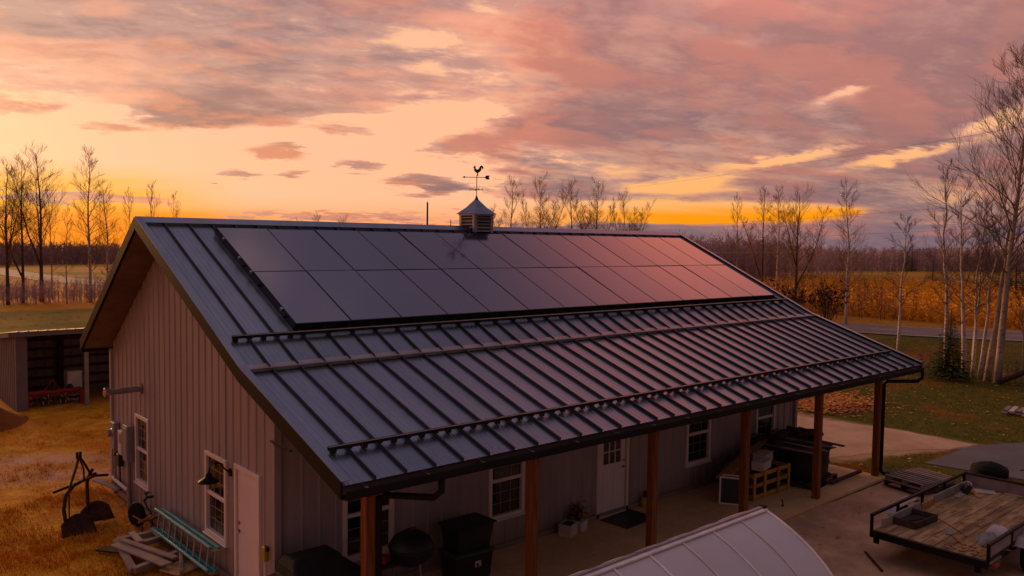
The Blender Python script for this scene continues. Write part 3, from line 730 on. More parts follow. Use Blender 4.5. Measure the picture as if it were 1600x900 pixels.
for (nm,lb,v,x,y,h,rz) in (
 ('bare_tree','dark forked bare tree at the far left edge above the shed',V3,8.2,68.2,11.6,.3),
 ('bare_tree','bare tree with thick leaning trunk, second from left edge behind shed',V1,9.6,69.6,12.2,1.2),
 ('bare_tree','tall bare tree with wide right-reaching crown left of the white birch',V3,11.2,70.6,13.1,2.9),
 ('bare_tree','slim bare tree right behind the wide crowned tree on the left',V4,12.6,73.2,9.8,.5),
 ('bare_tree','short leaning bare sapling between wide crowned tree and white birch',V4,12.4,67.0,8.3,4.0),
 ('birch_tree','tallest white trunked birch on the left, behind the shed roof',V2,14.4,67.4,13.4,0.),
 ('birch_tree','shorter birch just right of the tallest left birch',V2,16.4,69.6,10.7,2.0),
 ('bare_tree','thin bare sapling just left of the barn gable peak',V4,19.6,73.4,10.4,1.),
 ('bare_tree','small bare tree top spreading above the near end of the ridge',V4,21.1,72.1,11.1,2.4),
 ('bare_tree','thin bare spire rising just right of the gable peak',V4,24.4,75.8,10.4,3.)):
    put(nm,lb,'tree',v,x,y,h/(10 if v is V4 else 12),rz,GL)
for (lb,v,x,y,h,rz) in (
 ('bare tree directly right of the cupola, first beyond the ridge',V1,50.9,52.6,12.2,.4),
 ('bare tree second right of the cupola with upswept boughs',V5,53.2,50.6,12.3,1.9),
 ('bare tree third right of the cupola beyond the ridge',V1,55.6,48.5,12.0,3.3),
 ('bare tree fourth right of the cupola beyond the ridge',V5,61.2,50.2,12.2,5.),
 ('rounded bare tree above the far end of the barn ridge',V5,63.7,47.9,11.2,2.5),
 ('low bare tree close beside the cupola on its right',V5,50.2,55.8,9.2,.9)):
    put('bare_tree',lb,'tree',v,x,y,h/(11 if v is V5 else 12),rz,GM)
for (lb,x,y,h,rz) in (('distant round bare treetop above the middle of the left ridge',47.4,88.8,9.2,0.),('smaller distant bare treetop right of the round one above the ridge',50.1,86.4,8.9,1.)):
    put('bare_tree',lb,'tree',V5,x,y,h/11,rz,GM)
for (nm,lb,v,x,y,h,rz) in (
 ('bare_tree','grey bare tree standing just right of the far end of the ridge',V4,64.2,34.1,10.7,.2),
 ('bare_tree','bare multi-stemmed tree against the orange glow right of the barn',V1,75.,38.,11.9,.8),
 ('bare_tree','taller slim bare tree against the orange glow right of the barn',V2,76.2,36.9,12.1,2.2),
 ('bare_tree','crooked pale tree rising beyond the far rake of the roof',V3,58.2,24.4,10.4,4.4),
 ('bare_tree','fine twigged bare tree right of the crooked pale tree',V4,68.2,30.6,9.8,3.1),
 ('birch_tree','slim white birch alone in the field between wood and road bend',V2,54.9,18.3,10.7,1.),
 ('birch_tree','crooked white birch beside the road just above the porch eave corner',treemesh(31,8,.10,cs=.25,spread=.24,n1=20,n2=7,n3=5,rmin=.0085,ang=(30,60),bk=BIRCH,tw=TWIGP,lean=(-.01,.0)),42.4,8.9,7.6,2.)):
    s=h/{id(V4):10,id(V5):11}.get(id(v),12)
    if 'crooked white' in lb: s=h/8
    put(nm,lb,'tree',v,x,y,s,rz,GR)
# the clump by the lawn on the right: each stem its own tree
lr=Vector((rt.x,rt.y,0)).normalized()
def rlean(k): return (lr.x*k,lr.y*k)
TB=treemesh(41,14.2,.175,cs=.32,spread=.30,n1=56,n2=10,n3=7,rmin=.0068,ang=(28,55),bk=ASPEN,tw=TWIGP,lean=rlean(.055),wander=.006)
put('bare_tree','largest pale bare tree with wide crown at the right edge','tree',TB,34.25,1.05,1,0,GR)
for (lb,sd,x,y,h,r0,ln,cs,bk) in (
 ('pale trunk leaning right against the largest tree at right',42,34.5,1.55,8.0,.16,.10,.5,ASPEN),
 ('tall slim birch behind the evergreen shrub',43,36.8,4.16,9.9,.12,-.035,.28,BIRCH),
 ('forked birch just right of the evergreen shrub',44,34.8,2.6,8.6,.12,-.05,.25,BIRCH),
 ('thin birch leaning right in the middle of the right clump',45,35.1,2.36,7.4,.09,.05,.35,BIRCH),
 ('dark based birch leaning right next to the leaning pale trunk',46,34.9,2.0,7.5,.10,.08,.35,BIRCH),
 ('short thin stem right of the largest tree at the frame edge',47,34.9,.30,5.0,.07,.03,.4,ASPEN),
 ('slender background birch between the evergreen and the largest tree',48,38.9,3.7,8.2,.08,.02,.3,BIRCH)):
    put('birch_tree',lb,'tree',treemesh(sd,h,r0,cs=cs,spread=.24,n1=24,n2=7,n3=5,rmin=.0068,ang=(30,60),bk=bk,tw=TWIGP,lean=rlean(ln),wander=.024),x,y,1,0,GR)
tag(MB().tube([(33.9,.9,.05),(34.2,.2,.45),(34.5,-.5,.95),(34.7,-1.0,1.35)],[.13,.12,.10,.08],7).build('fallen_log',DARKW),'dark fallen log propped on the ground beside the largest tree','log')
# evergreens
def conifer(seed,h,w,den=26,dr=-.15):
    r=random.Random(seed); m=MB()
    for i in range(den):
        t=.04+.95*i/den; z=h*t; rad=w*(1-t)**.85*r.uniform(.75,1.1)+.03*h*(1-t)
        for j in range(9):
            a=j*2*PI/9+i*1.7+r.uniform(-.3,.3); l=rad*r.uniform(.65,1.15); d=Vector((math.cos(a),math.sin(a),0)); s_=Vector((-d.y,d.x,0))
            p=Vector((0,0,z))
            for q in range(5):
                t0,t1=q/5,(q+1)/5+.06; wd=l*.20*(1-t0*.6)
                a0=p+d*l*t0+Vector((0,0,dr*l*t0*t0+.10*l*t0)); a1=p+d*l*t1+Vector((0,0,dr*l*t1*t1+.10*l*t1))
                for sg in(-1,1):
                    e=a0.lerp(a1,.8)+s_*sg*wd*r.uniform(.7,1.3)+Vector((0,0,r.uniform(-.08,.04)*l)); m.v+=[tuple(a0),tuple(a1),tuple(e)]; n=len(m.v); m.f.append((n-3,n-2,n-1))
    me=bpy.data.meshes.new('crown'); me.from_pydata(m.v,[],m.f); me.materials.append(NEED)
    tk=MB().tube([(0,0,-.1),(0,0,h*.5),(0,0,h*.98)],[.03*h*.6,.015*h*.6,.004*h],6).mesh('trunk',BARK); return tk,me
E1=conifer(1,3.3,.95,54); E2=conifer(2,8,1.9,30); E3=conifer(3,8,2.4,26)
put('evergreen_shrub','loose dark green young pine at the edge of the right lawn','shrub',E1,33.4,2.75,1,0)
for (lb,v,x,y,h) in (('dark pine treetop showing just left of the cupola',E3,36.9,44.5,7.9),
 ('dark pointed spruce in the wood right of the ridge end',E2,113.6,70.3,7.6),('taller ragged pine right beside the pointed spruce in the wood',E3,114.9,69.3,8.4),
 ('dark spruce in the far wood behind the crooked pale tree',E2,209.,106.,9.4),('dark spruce in the far wood left of the lone birch',E2,234.,110.,9.),
 ('dark spruce in the far wood right of the lone birch',E2,262.,100.,8.6),('short dark spruce in the far wood left of the roadside birch',E2,270.,88.,7.4),('broad dark pine in the far wood over the roadside birch',E3,250.,72.,7.8),
 ('dark cone shaped spruce in the hedge beyond the cornfield',E3,131.,42.,5.2),('dark pine behind the largest tree at the right edge',E3,107.,22.8,6.9),
 ('second dark pine at the right edge behind the cornfield',E3,112.,25.8,6.0)):
    put('conifer',lb,'conifer',v,x,y,h/8,random.uniform(0,6),'dark conifers in the distance')
# far woods, hedges and thickets: masses of bare stems nobody could count
def wood(name,label,pts,h0,h1,mat,br=14,wd=.09,cat='woods'):
    n=len(pts); P=np.array(pts); zz=np.array([terrain(x,y) for x,y in pts]); cl=np.array([.5+.25*math.sin(x*.11+y*.07)+.25*math.sin(x*.043-y*.061+1) for x,y in pts]); H=h0+(h1-h0)*(rng.random(n)*.55+cl*.45)
    base=np.column_stack([P,zz]); V=[];
    def tri(a,b,w):
        d=b-a; s=np.cross(d,rng.normal(0,1,d.shape)); s/=np.linalg.norm(s,axis=1)[:,None]+1e-9
        V.append(np.stack([a-s*w[:,None],a+s*w[:,None],b],1))
    top=base.copy(); top[:,2]+=H; top[:,:2]+=rng.normal(0,.04,(n,2))*H[:,None]
    tri(base,top,np.full(n,wd*1.4))
    for k in range(br):
        t=rng.uniform(.12,.92,n); a=base+(top-base)*t[:,None]; az=rng.uniform(0,2*PI,n); l=H*rng.uniform(.14,.34,n)*(1.15-t*.7)
        b=a+np.column_stack([np.cos(az)*l*.65,np.sin(az)*l*.65,l*rng.uniform(.3,1.0,n)]); tri(a,b,np.full(n,wd))
        for q in range(2):
            a2=a+(b-a)*rng.uniform(.3,.8,n)[:,None]; l2=l*.6; b2=a2+rng.normal(0,.5,(n,3))*l2[:,None]+np.column_stack([np.zeros(n),np.zeros(n),l2*.6]); tri(a2,b2,np.full(n,wd*.7))
    V=np.concatenate(V).reshape(-1,3); T=np.arange(len(V)).reshape(-1,3)
    return tag(obj(name,fastmesh(name,V,T,mat)),label,cat,kind='stuff')
def belt(a,b,depth,n,jit=0):
    a,b=np.array(a,float),np.array(b,float); d=b-a; nn=np.array([-d[1],d[0]])/np.linalg.norm(d)
    return [tuple(a+d*rng.random()+nn*rng.uniform(-depth,depth)) for _ in range(n)]
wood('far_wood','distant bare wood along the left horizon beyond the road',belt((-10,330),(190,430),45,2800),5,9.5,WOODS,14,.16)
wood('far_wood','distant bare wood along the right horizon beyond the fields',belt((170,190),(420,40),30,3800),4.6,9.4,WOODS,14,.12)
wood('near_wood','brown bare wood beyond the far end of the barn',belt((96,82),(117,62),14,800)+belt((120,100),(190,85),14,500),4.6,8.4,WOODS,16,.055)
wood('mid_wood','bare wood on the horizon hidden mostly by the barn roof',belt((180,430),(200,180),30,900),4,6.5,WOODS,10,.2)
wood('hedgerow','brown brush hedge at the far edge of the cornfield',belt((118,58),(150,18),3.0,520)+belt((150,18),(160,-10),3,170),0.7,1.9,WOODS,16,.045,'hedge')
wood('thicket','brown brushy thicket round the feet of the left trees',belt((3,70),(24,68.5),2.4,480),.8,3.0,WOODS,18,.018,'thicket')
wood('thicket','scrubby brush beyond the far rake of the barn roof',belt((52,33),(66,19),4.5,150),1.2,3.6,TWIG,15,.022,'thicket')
wood('thicket','thin brush at the feet of the right clump of birches',belt((34,4.5),(36.5,-.5),1.3,70),.5,1.7,TWIGP,12,.010,'thicket')
# brown leaved bush beyond the roof corner
def leafbush(label,x,y,h,w,n,seed):
    r=random.Random(seed); t=thing('brown_bush',label,'bush',(x,y,terrain(x,y)),0,'rusty leaved bushes'); st=MB(); lv=[]
    for i in range(22):
        a=r.uniform(0,2*PI); p=Vector((0,0,0)); q=Vector((math.cos(a)*w*r.random(),math.sin(a)*w*r.random(),h*r.uniform(.6,1))); mid=p.lerp(q,.5)+Vector((0,0,.15*h)); st.tube([p,mid,q],[.035,.022,.01],3,False)
        for k in range(n):
            c=mid.lerp(q,r.random())+Vector((r.gauss(0,.22),r.gauss(0,.22),r.gauss(0,.22))); s_=r.uniform(.05,.11)
            for _ in range(3): lv.append(tuple(c+Vector((r.gauss(0,s_),r.gauss(0,s_),r.gauss(0,s_)))))
    me=bpy.data.meshes.new('stems'); me.from_pydata(st.v,[],st.f); me.materials.append(BARK); obj('stems',me,t)
    obj('leaves',fastmesh('leaves',lv,np.arange(len(lv)).reshape(-1,3),DEADL),t)
leafbush('rusty leaved bush nearest the far roof corner beside the road',49.5,17.0,3.4,1.9,34,1)
leafbush('rusty leaved bush left of the road above the roof rake',50.5,20.5,3.0,1.8,28,2)
leafbush('low rusty bush farther behind the roof rake',56,26.5,2.6,1.8,24,3)
# standing dry corn
def corn():
    pts=[]
    for _ in range(26000):
        u=rng.random(); x=62+66*u**1.3; y=rng.uniform(-14,62)
        if x+.28*y<63.5 : continue
        y=round(y/.76)*.76+rng.normal(0,.05); pts.append((x,y))
    P=np.array(pts); n=len(P); z=np.array([terrain(*p) for p in pts]); H=rng.uniform(.7,1.4,n); V=[]
    base=np.column_stack([P,z]); top=base.copy(); top[:,2]+=H; top[:,:2]+=rng.normal(0,.12,(n,2))
    for k in range(5):
        if k==0: a,b,w=base,top,np.full(n,.035)
        else:
            t=rng.uniform(.25,.95,n)[:,None]; a=base+(top-base)*t; az=rng.uniform(0,2*PI,n); l=rng.uniform(.3,.65,n); b=a+np.column_stack([np.cos(az)*l,np.sin(az)*l,rng.uniform(-.35,.25,n)]); w=np.full(n,.05)
        d=b-a; s=np.cross(d,rng.normal(0,1,d.shape)); s/=np.linalg.norm(s,axis=1)[:,None]; V.append(np.stack([a-s*w[:,None],a+s*w[:,None],b],1))
    V=np.concatenate(V).reshape(-1,3); tag(obj('dry_corn',fastmesh('dry_corn',V,np.arange(len(V)).reshape(-1,3),CORNM)),'field of golden dry corn across the road','corn',kind='stuff')
corn()
# grass blades and leaves
def blades(name,label,cat,pts,h0,h1,w,mat,lean=.5):
    P=np.array(pts); n=len(P); z=np.array([terrain(*p) for p in pts]); a=np.column_stack([P,z-.01]); H=rng.uniform(h0,h1,n); az=rng.uniform(0,2*PI,n)
    b=a+np.column_stack([np.cos(az)*H*lean,np.sin(az)*H*lean,H]); s=np.column_stack([-np.sin(az),np.cos(az),np.zeros(n)])*w*rng.uniform(.6,1.3,n)[:,None]
    V=np.stack([a-s,a+s,b],1).reshape(-1,3); return tag(obj(name,fastmesh(name,V,np.arange(len(V)).reshape(-1,3),mat)),label,cat,kind='stuff')
def yard_pts(n):
    out=[]
    while len(out)<n:
        y=rng.uniform(1.5,19.5)if rng.random()<.8 else rng.uniform(19,60); x=rng.uniform(-7,.0) if y<9 else rng.uniform(-7,20)
        if y<9 and x>-.12: continue
        if 19.5<y<23 and x>0: continue
        if math.sin(x*1.7+y*.9)+math.sin(y*2.3-x*.6)+rng.normal(0,.8)<-.1: continue
        out.append((x,y))
    return out
cc=[p for p in yard_pts(900)]
blades('grass_clumps','taller tufts of dry grass in the left yard','grass',[(cc[i][0]+rng.normal(0,.07),cc[i][1]+rng.normal(0,.07)) for i in range(len(cc)) for _ in range(26) if not(cc[i][1]<9 and cc[i][0]>-.35)],.05,.17,.007,DRYG,.55)
blades('dry_grass','dry orange grass of the left yard','grass',yard_pts(60000),.025,.085,.010,DRYG,.9)
def lawn_pts(n):
    out=[]
    while len(out)<n:
        x=rng.uniform(15.6,48); y=rng.uniform(-8,12)
        if 15.9<x<21.6 and y>-1.1-(x-16)*.32: continue
        if x>17.5 and x<24.6 and y<-2.45-(max(0,x-21))*.48: continue
        if x<17.7 and y<-4.2: continue
        if x+y*.3>53: continue
        out.append((x,y))
    return out
blades('lawn_grass','short green brown lawn right of the barn','grass',lawn_pts(50000),.03,.08,.012,LAWNG,.8)
def leaves(name,label,pts,s0,s1,mat):
    P=np.array(pts); n=len(P); c=np.column_stack([P,np.array([terrain(*p) for p in pts])+.045+rng.uniform(0,.03,n)]); V=[]
    az=rng.uniform(0,2*PI,n); s=rng.uniform(s0,s1,n)
    for k in range(4):
        a=az+k*PI/2; V.append(c+np.column_stack([np.cos(a)*s*(1.3 if k%2 else .8),np.sin(a)*s*(1.3 if k%2 else .8),rng.normal(0,.012,n)]))
    V=np.stack(V,1).reshape(-1,3); return tag(obj(name,fastmesh(name,V,np.arange(len(V)).reshape(-1,4),mat)),label,'leaves',kind='stuff')
leaves('fallen_leaves','fallen leaves scattered over the right lawn',lawn_pts(1500),.03,.065,LEAFL)
leaves('fallen_leaves','stray leaves blown onto the apron',[(rng.uniform(6,17),rng.uniform(-8,-2.7)) for _ in range(160)],.02,.05,LEAFL)
leaves('fallen_leaves','rust coloured leaf litter on the lawn behind the far post',[(23.8+rng.normal(0,1.1),3.5+rng.normal(0,.75)) for _ in range(2200)],.04,.09,LEAFR)
# ================================================================== far left: shed, implement, mound
shed=thing('lean_to_shed','open fronted grey metal lean-to shed behind the barn','shed',(.05,19.7,terrain(0,19.7)))
SW,SD=8.2,3.1
for (a,b2) in(((0,0),(0,SD)),((0,SD),(SW,SD))):
    a,b2=Vector((*a,0)),Vector((*b2,0)); n=int((b2-a).length/.3); m=MB(); nn=Vector((-(b2-a).y,(b2-a).x,0)).normalized()
    hz=lambda p:2.62-p.y*.12
    for i in range(n):
        p,q=a.lerp(b2,i/n),a.lerp(b2,(i+1)/n)
        seq=[(p,0),(p.lerp(q,.80),0),(p.lerp(q,.86),.02),(p.lerp(q,.94),.02),(q,0)]
        for (u,d1),(v,d2) in zip(seq,seq[1:]):
            u2,v2=u+nn*d1,v+nn*d2; m.poly([u2,v2,v2+Vector((0,0,hz(v))),u2+Vector((0,0,hz(u)))])
    m.build('shed_wall',SHEDW,shed)
MB().poly([(SW,0,0),(SW,SD,0),(SW,SD,2.25),(SW,0,2.6)]).build('shed_wall',SHEDW,shed)
m=MB(); n=30
for i in range(n):
    xa,xb=-.22+(SW+.4)*i/n,-.22+(SW+.4)*(i+1)/n; xm=xb-.05
    for (p,q,h1,h2) in((xa,xm,0,0),(xm,(xm+xb)/2,0,.03),((xm+xb)/2,xb,.03,0)):
        m.poly([(p,-.28,2.72+h1),(q,-.28,2.72+h2),(q,SD+.2,2.31+h2),(p,SD+.2,2.31+h1)])
m.build('shed_roof',SHEDW,shed)
MB().box((SW/2,-.27,2.63),(SW+.44,.03,.16)).build('fascia',SHEDW,shed)
MB().bar((-.23,-.27,2.63),(-.23,SD+.2,2.22),.03,.15).build('rake_trim',SHEDW,shed)
MB().box((.16,-.02,1.28),(.34,.05,2.56)).build('front_corner_panel',SHEDW,shed)
for x in(2.15,4.8,7.6): MB().box((x,0,1.3),(.14,.14,2.6)).build('post',STEEL,shed,bev=.006)
MB().box((2.0,SD-.12,1.15),(.2,.15,2.3)).build('rear_post',DARKW,shed)
for x in(4.9,7.6): MB().box((x,SD-.12,1.15),(.15,.15,2.3)).build('rear_post',DARKW,shed)
for i in range(6): MB().box((SW/2,SD-.06,.25+i*.36),(SW-.1,.045,.10)).build('girt',RUST,shed)
for i in range(14): MB().bar((.35+i*.6,-.2,2.55),(.35+i*.6,SD,2.20),.05,.14).build('rafter',DARKW,shed)
imp=thing('rotary_tiller','red tractor tiller with steel tines parked in the open shed','tiller',(.42,20.1,terrain(0,20)),.02)
MB().box((.85,0,.52),(1.75,.16,.10)).build('main_beam',REDP,imp,bev=.01)
for x in(0,1.7): MB().box((x,.0,.28),(.07,.42,.56)).build('end_plate',REDP,imp,bev=.01)
MB().box((.85,.22,.40),(1.6,.03,.22)).build('tine_hood',REDP,imp)
MB().tube([(.03,.1,.22),(1.67,.1,.22)],.05,8).build('rotor_shaft',RUST,imp)
for i in range(9):
    m=MB(); x=.15+i*.18
    for k in range(4):
        a=k*PI/2+i*.5; m.bar((x,.1,.22),(x,.1+.19*math.cos(a),.22+.19*math.sin(a)),.03,.02,(1,0,0)); m.bar((x,.1+.19*math.cos(a),.22+.19*math.sin(a)),(x+.06,.1+.2*math.cos(a+.3),.22+.2*math.sin(a+.3)),.04,.015,(1,0,0))
    m.build('tine_flange',ALU,imp)
m=MB()
for x in(.55,1.05): m.bar((x,0,.55),(.80,.05,.92),.05,.03)
m.bar((.80,.05,.92),(.82,.35,.55),.05,.03); m.build('hitch_mast',REDP,imp)
MB().box((.8,.05,.66),(.24,.26,.2)).lathe([(.07,0),(.07,.16)],10,(.8,-.2,.66),'y').build('gearbox',BLK,imp,bev=.02)
MB().lathe([(.10,0),(.11,.06),(.05,.14)],10,(1.35,0,.57)).build('chain_case',BLK,imp)
tag(MB().box((2.02,20.75,.5),(.5,.35,1.05),.1).build('white_carton',PAPER,bev=.01),'pale upright carton behind the red tiller in the shed','carton')
m=MB(); n=22; rg=10; V=[];F=[]
for i in range(rg+1):
    for j in range(n):
        a=2*PI*j/n; r_=i/rg; V.append((-1.7+math.cos(a)*r_*2.0*(1+.1*math.sin(3*a)),18.2+math.sin(a)*r_*1.9*(1+.08*math.sin(2*a+1)),terrain(0,0)-.03+.98*(math.cos(r_*PI)*.5+.5)**.9+random.uniform(-.03,.03)*(1-r_)))
m.v=V
for i in range(rg):
    for j in range(n): m.f.append((i*n+j,i*n+(j+1)%n,(i+1)*n+(j+1)%n,(i+1)*n+j))
tag(m.build('soil_mound',SOIL,smooth=True),'orange brown heap of soil and leaves left of the shed','mound')
# ================================================================== along the gable wall
G0=terrain(0,0)
pw=thing('two_bottom_plough','rusty two-bottom plough standing in the orange grass','plough',(-1.25,6.3,G0),.0)
def mould(c,s):
    m=MB(); V=[]; nu,nv=8,5
    for i in range(nu+1):
        for j in range(nv+1):
            u,v=i/nu,j/nv; p=Vector((-.30+.62*u,-.17+.10*v+.30*u*v-.06*u, .02+.36*v*(.45+.55*math.sin(u*PI*.85+.35))+.02*u)); V.append(p)
    b_=0; m.v=[tuple(Vector(c)+Vector((p.x*s,p.y,p.z))) for p in V]
    for i in range(nu):
        for j in range(nv):
            k_=i*(nv+1)+j; m.f.append((k_,k_+1,k_+nv+2,k_+nv+1))
    o=m.build('mouldboard',RUST,pw,smooth=True); md=o.modifiers.new('thick','SOLIDIFY'); md.thickness=.014; return o
mould((-.12,-.22,0),1); mould((.38,.42,0),1)
def curve(name,pts,r,n=6): return MB().tube(pts,r,n).build(name,RUST,pw)
curve('beam',[(-.32,-.28,.18),(-.36,-.26,.55),(-.30,-.18,.80),(-.10,.06,.90),(.42,.50,.96)],.036)
curve('beam',[(.24,.36,.14),(.22,.34,.5),(.22,.36,.85),(.30,.44,1.0),(.36,.50,1.06)],.036)
curve('cross_shaft',[(-.48,.02,.84),(-.1,.12,.90),(.35,.26,.98),(.62,.34,.93)],.030)
curve('mast_leg',[(-.22,-.10,.88),(-.02,.14,1.28),(.04,.22,1.46)],.024); curve('mast_leg',[(.30,.42,1.0),(.14,.30,1.30),(.04,.22,1.46)],.024)
curve('mast_brace',[(.04,.22,1.44),(.10,.12,1.2),(.12,.16,.93)],.018)
m=MB()
for d in(-.03,.03): m.bar((.04+d,.22,1.40),(.04+d,.22,1.54),.02,.05)
m.build('top_link_clevis',RUST,pw); curve('adjusting_rod',[(-.25,-.2,.25),(-.24,-.16,.82)],.014)
# electrical boxes
EB=lambda y,z,d=0:(-d,y,z)
def wallbox(y0,y1,z0,z1,d,mat,name,par):
    return MB().hexa([(-.022,y0,z0),(-.022,y1,z0),(-d,y1,z0),(-d,y0,z0),(-.022,y0,z1),(-.022,y1,z1),(-d,y1,z1),(-d,y0,z1)]).build(name,mat,par,bev=.008)
mt=thing('electric_meter','round glass electric meter on grey box at the rear gable corner','electric meter',(0,0,0))
wallbox(7.98,8.28,1.06,1.66,.14,GREYB,'meter_box',mt); MB().lathe([(.09,-.10),(.085,-.02),(.10,0)],14,(-.14,8.13,1.42),'x').build('meter_dome',ALU,mt); MB().tube([(-.08,8.13,1.06),(-.08,8.13,0)],.03,8).build('conduit',STEEL,mt)
sw=thing('disconnect_switch','beige switch box with red label beside the electric meter','switch box',(0,0,0))
wallbox(7.36,7.62,1.05,1.58,.16,PAPER,'switch_box',sw); MB().box((-.163,7.44,1.42),(.004,.09,.2)).build('red_label',REDP,sw); MB().box((-.163,7.47,1.16),(.004,.05,.14)).build('white_label',WHITE,sw); MB().tube([(-.17,7.62,1.12),(-.22,7.66,1.0)],.02,6).build('switch_lever',BLK,sw)
ps=thing('breaker_panel','tall dark grey breaker panel left of the rear gable window','breaker panel',(0,0,0))
wallbox(6.90,7.22,.98,1.78,.17,GREYB,'panel_box',ps); MB().box((-.176,7.06,1.38),(.008,.27,.7)).build('panel_cover',GREYB,ps,bev=.003); MB().tube([(-.09,7.05,.98),(-.09,7.05,-.05)],.045,10).build('conduit',STEEL,ps)
rb=thing('junction_box','small dark junction box hanging below the electric meter','junction box',(0,0,0)); wallbox(7.68,7.92,.72,1.0,.13,BLK,'box_body',rb); MB().tube([(-.07,7.8,.72),(-.07,7.78,.35),(-.12,7.3,.30)],.018,6).build('cable',BLK,rb)
tag(MB().tube([(-.09,8.3,.34),(-.09,7.9,.33),(-.09,7.2,.30)],.04,8).build('drain_pipe',PAPER),'pale horizontal pipe low on the wall by the rear corner','pipe')
tag(MB().bar((-.35,8.7,.25),(-.06,7.85,.16),.16,.03).build('grey_plank',GREYW),'grey plank leaning at the rear gable corner','plank')
sg=thing('wall_spigot','black hose spigot on the wall below the rear gable window','spigot',(0,0,0))
MB().tube([(-.02,5.7,.52),(-.14,5.7,.52),(-.2,5.72,.46)],.028,8).build('spout',BLK,sg); MB().lathe([(.06,-.01),(.06,.015)],10,(-.15,5.7,.62)).build('valve_wheel',BLK,sg); MB().tube([(-.15,5.7,.5),(-.15,5.7,.63)],.014,6).build('valve_stem',BLK,sg); MB().tube([(-.2,5.72,.46),(-.1,5.6,.2),(-.08,5.56,-.04)],.014,6).build('hose_tail',BLK,sg)
lp=thing('barn_lamp','dark gooseneck barn lamp between the gable window and white door','wall lamp',(0,1.70,0))
MB().lathe([(.07,-.012),(.07,.012)],12,(-.035,0,1.92),'x').build('backplate',TRIMD,lp)
MB().tube([(-.04,0,1.92),(-.12,0,1.99),(-.20,0,2.10),(-.30,0,2.14),(-.38,0,2.08),(-.40,0,1.98)],.013,7).build('gooseneck',TRIMD,lp)
MB().lathe([(.03,.12),(.05,.10),(.06,.05),(.17,-.02),(.175,-.035),(.16,-.03),(.05,.03)],18,(-.40,0,1.86)).build('lamp_shade',TRIMD,lp,smooth=True)
va=thing('gas_valve','yellow topped white standpipe at the front corner of the gable','standpipe',(-.10,.19,G0)); MB().tube([(0,0,0),(0,0,.95)],.028,8).build('pipe',WHITE,va); MB().box((0,0,1.05),(.09,.11,.24)).build('yellow_cap',YEL,va,bev=.015); MB().box((-.0,-.05,1.14),(.05,.10,.07)).build('bracket',BLK,va)
# ladder on edge against the wall
ld=thing('extension_ladder','teal fibreglass ladder lying on edge along the gable wall','ladder',(0,0,0))
A,B=Vector((-.22,4.85,.52)),Vector((-.22,2.02,.56)); dn=Vector((-.06,-.03,-.38))
def chan(m,a,b2,w,h):
    m.bar(a,b2,w,.012,(1,0,0)); m.bar(a+Vector((0,0,w/2)),b2+Vector((0,0,w/2)),.012,h,(1,0,0)); m.bar(a-Vector((0,0,w/2)),b2-Vector((0,0,w/2)),.012,h,(1,0,0)); return m
for k_,nm in((0,0),(1,1)):
    a,b2=A+dn*k_,B+dn*k_; m=MB(); m.bar(a,b2,.125,.03,(.3,0,1)); m.bar(a+Vector((-.05,0,.012)),b2+Vector((-.035,0,.012)),.016,.05,(.3,0,1)); m.build('side_rail',TEAL,ld,bev=.004)
    a,b2=a+Vector((.085,-.15,.015)),b2+Vector((.085,-.10,.015)); MB().bar(a,b2,.07,.03,(.3,0,1)).build('fly_rail',TEAL,ld,bev=.004)
for i in range(9):
    p=A.lerp(B,(i+.5)/9); MB().tube([p,p+dn],.017,7).build('rung',ALU,ld); p=p+Vector((.085,-.12,.01)); MB().tube([p,p+dn],.016,6).build('fly_rung',ALU,ld)
for k_ in(0,1): MB().box(B+dn*k_+Vector((.03,-.09,0)),(.17,.16,.015)).build('foot_plate',ALU,ld)
# grey timber frames and boards
fr=thing('timber_frame','weathered grey timber frame lying in the grass by the ladder','timber frame',(0,0,G0))
c4=[Vector(p) for p in((-.98,4.80,.13),(-.08,4.78,.13),(-.20,3.50,.13),(-1.18,3.12,.13))]
for i,j in((0,1),(1,2),(2,3),(3,0)): MB().bar(c4[i],c4[j],.12,.085 if i%2 else .10).build('rail',GREYW,fr,bev=.006)
MB().bar(c4[0].lerp(c4[3],.32)+Vector((0,0,.012)),c4[1].lerp(c4[2],.30)+Vector((0,0,.012)),.11,.09).build('cross_rail',GREYW,fr,bev=.006)
for t in(.30,.72): MB().bar(c4[0].lerp(c4[1],t)+Vector((.03,.12,.065)),c4[0].lerp(c4[1],t)+Vector((.0,-.52,.065)),.12,.03).build('slat',GREYW,fr,bev=.004)
for i,(a,b2,w,lb) in enumerate((((-1.10,4.45,.20),(-.70,2.85,.20),.19,'broad grey board lying slantwise across the timber frame'),((-.98,4.52,.235),(-.50,3.0,.225),.12,'narrow grey board beside the broad one on the timber frame'),((-1.30,4.72,.08),(-1.0,4.25,.10),.24,'dark bluish board end under the left of the timber frame'))):
    tag(MB().bar(Vector(a)+Vector((0,0,G0)),Vector(b2)+Vector((0,0,G0)),w,.03).build('loose_board',GREYW if i<2 else DARKW,bev=.004),lb,'board')
tag(MB().bar((-.24,3.5,.12),(-.55,2.55,.06),.07,.06).build('grey_pole',GREYW,bev=.01),'short grey pole on the ground in front of the ladder','pole')
tag(MB().box((-.42,2.95,G0+.04),(.55,.5,.05),.4).build('paving_stone',CONC,bev=.015),'flat pale paving stone between timber frame and ladder','stone')
hc=thing('hand_cultivator','small orange wheeled cultivator behind the timber frame','cultivator',(-.33,5.75,G0),.3)
MB().lathe([(.17,-.045),(.24,-.045),(.25,0),(.24,.045),(.17,.045)],18,(0,0,.25),'x').build('tyre',RUBB,hc,smooth=True); MB().lathe([(.165,-.03),(.165,.03)],14,(0,0,.25),'x').build('rim',YEL,hc)
for s_ in(-1,1): MB().tube([(s_*.09,0,.25),(s_*.12,-.35,.22),(s_*.18,-.75,.42)],.02,6).build('handle_bar',ORG,hc)
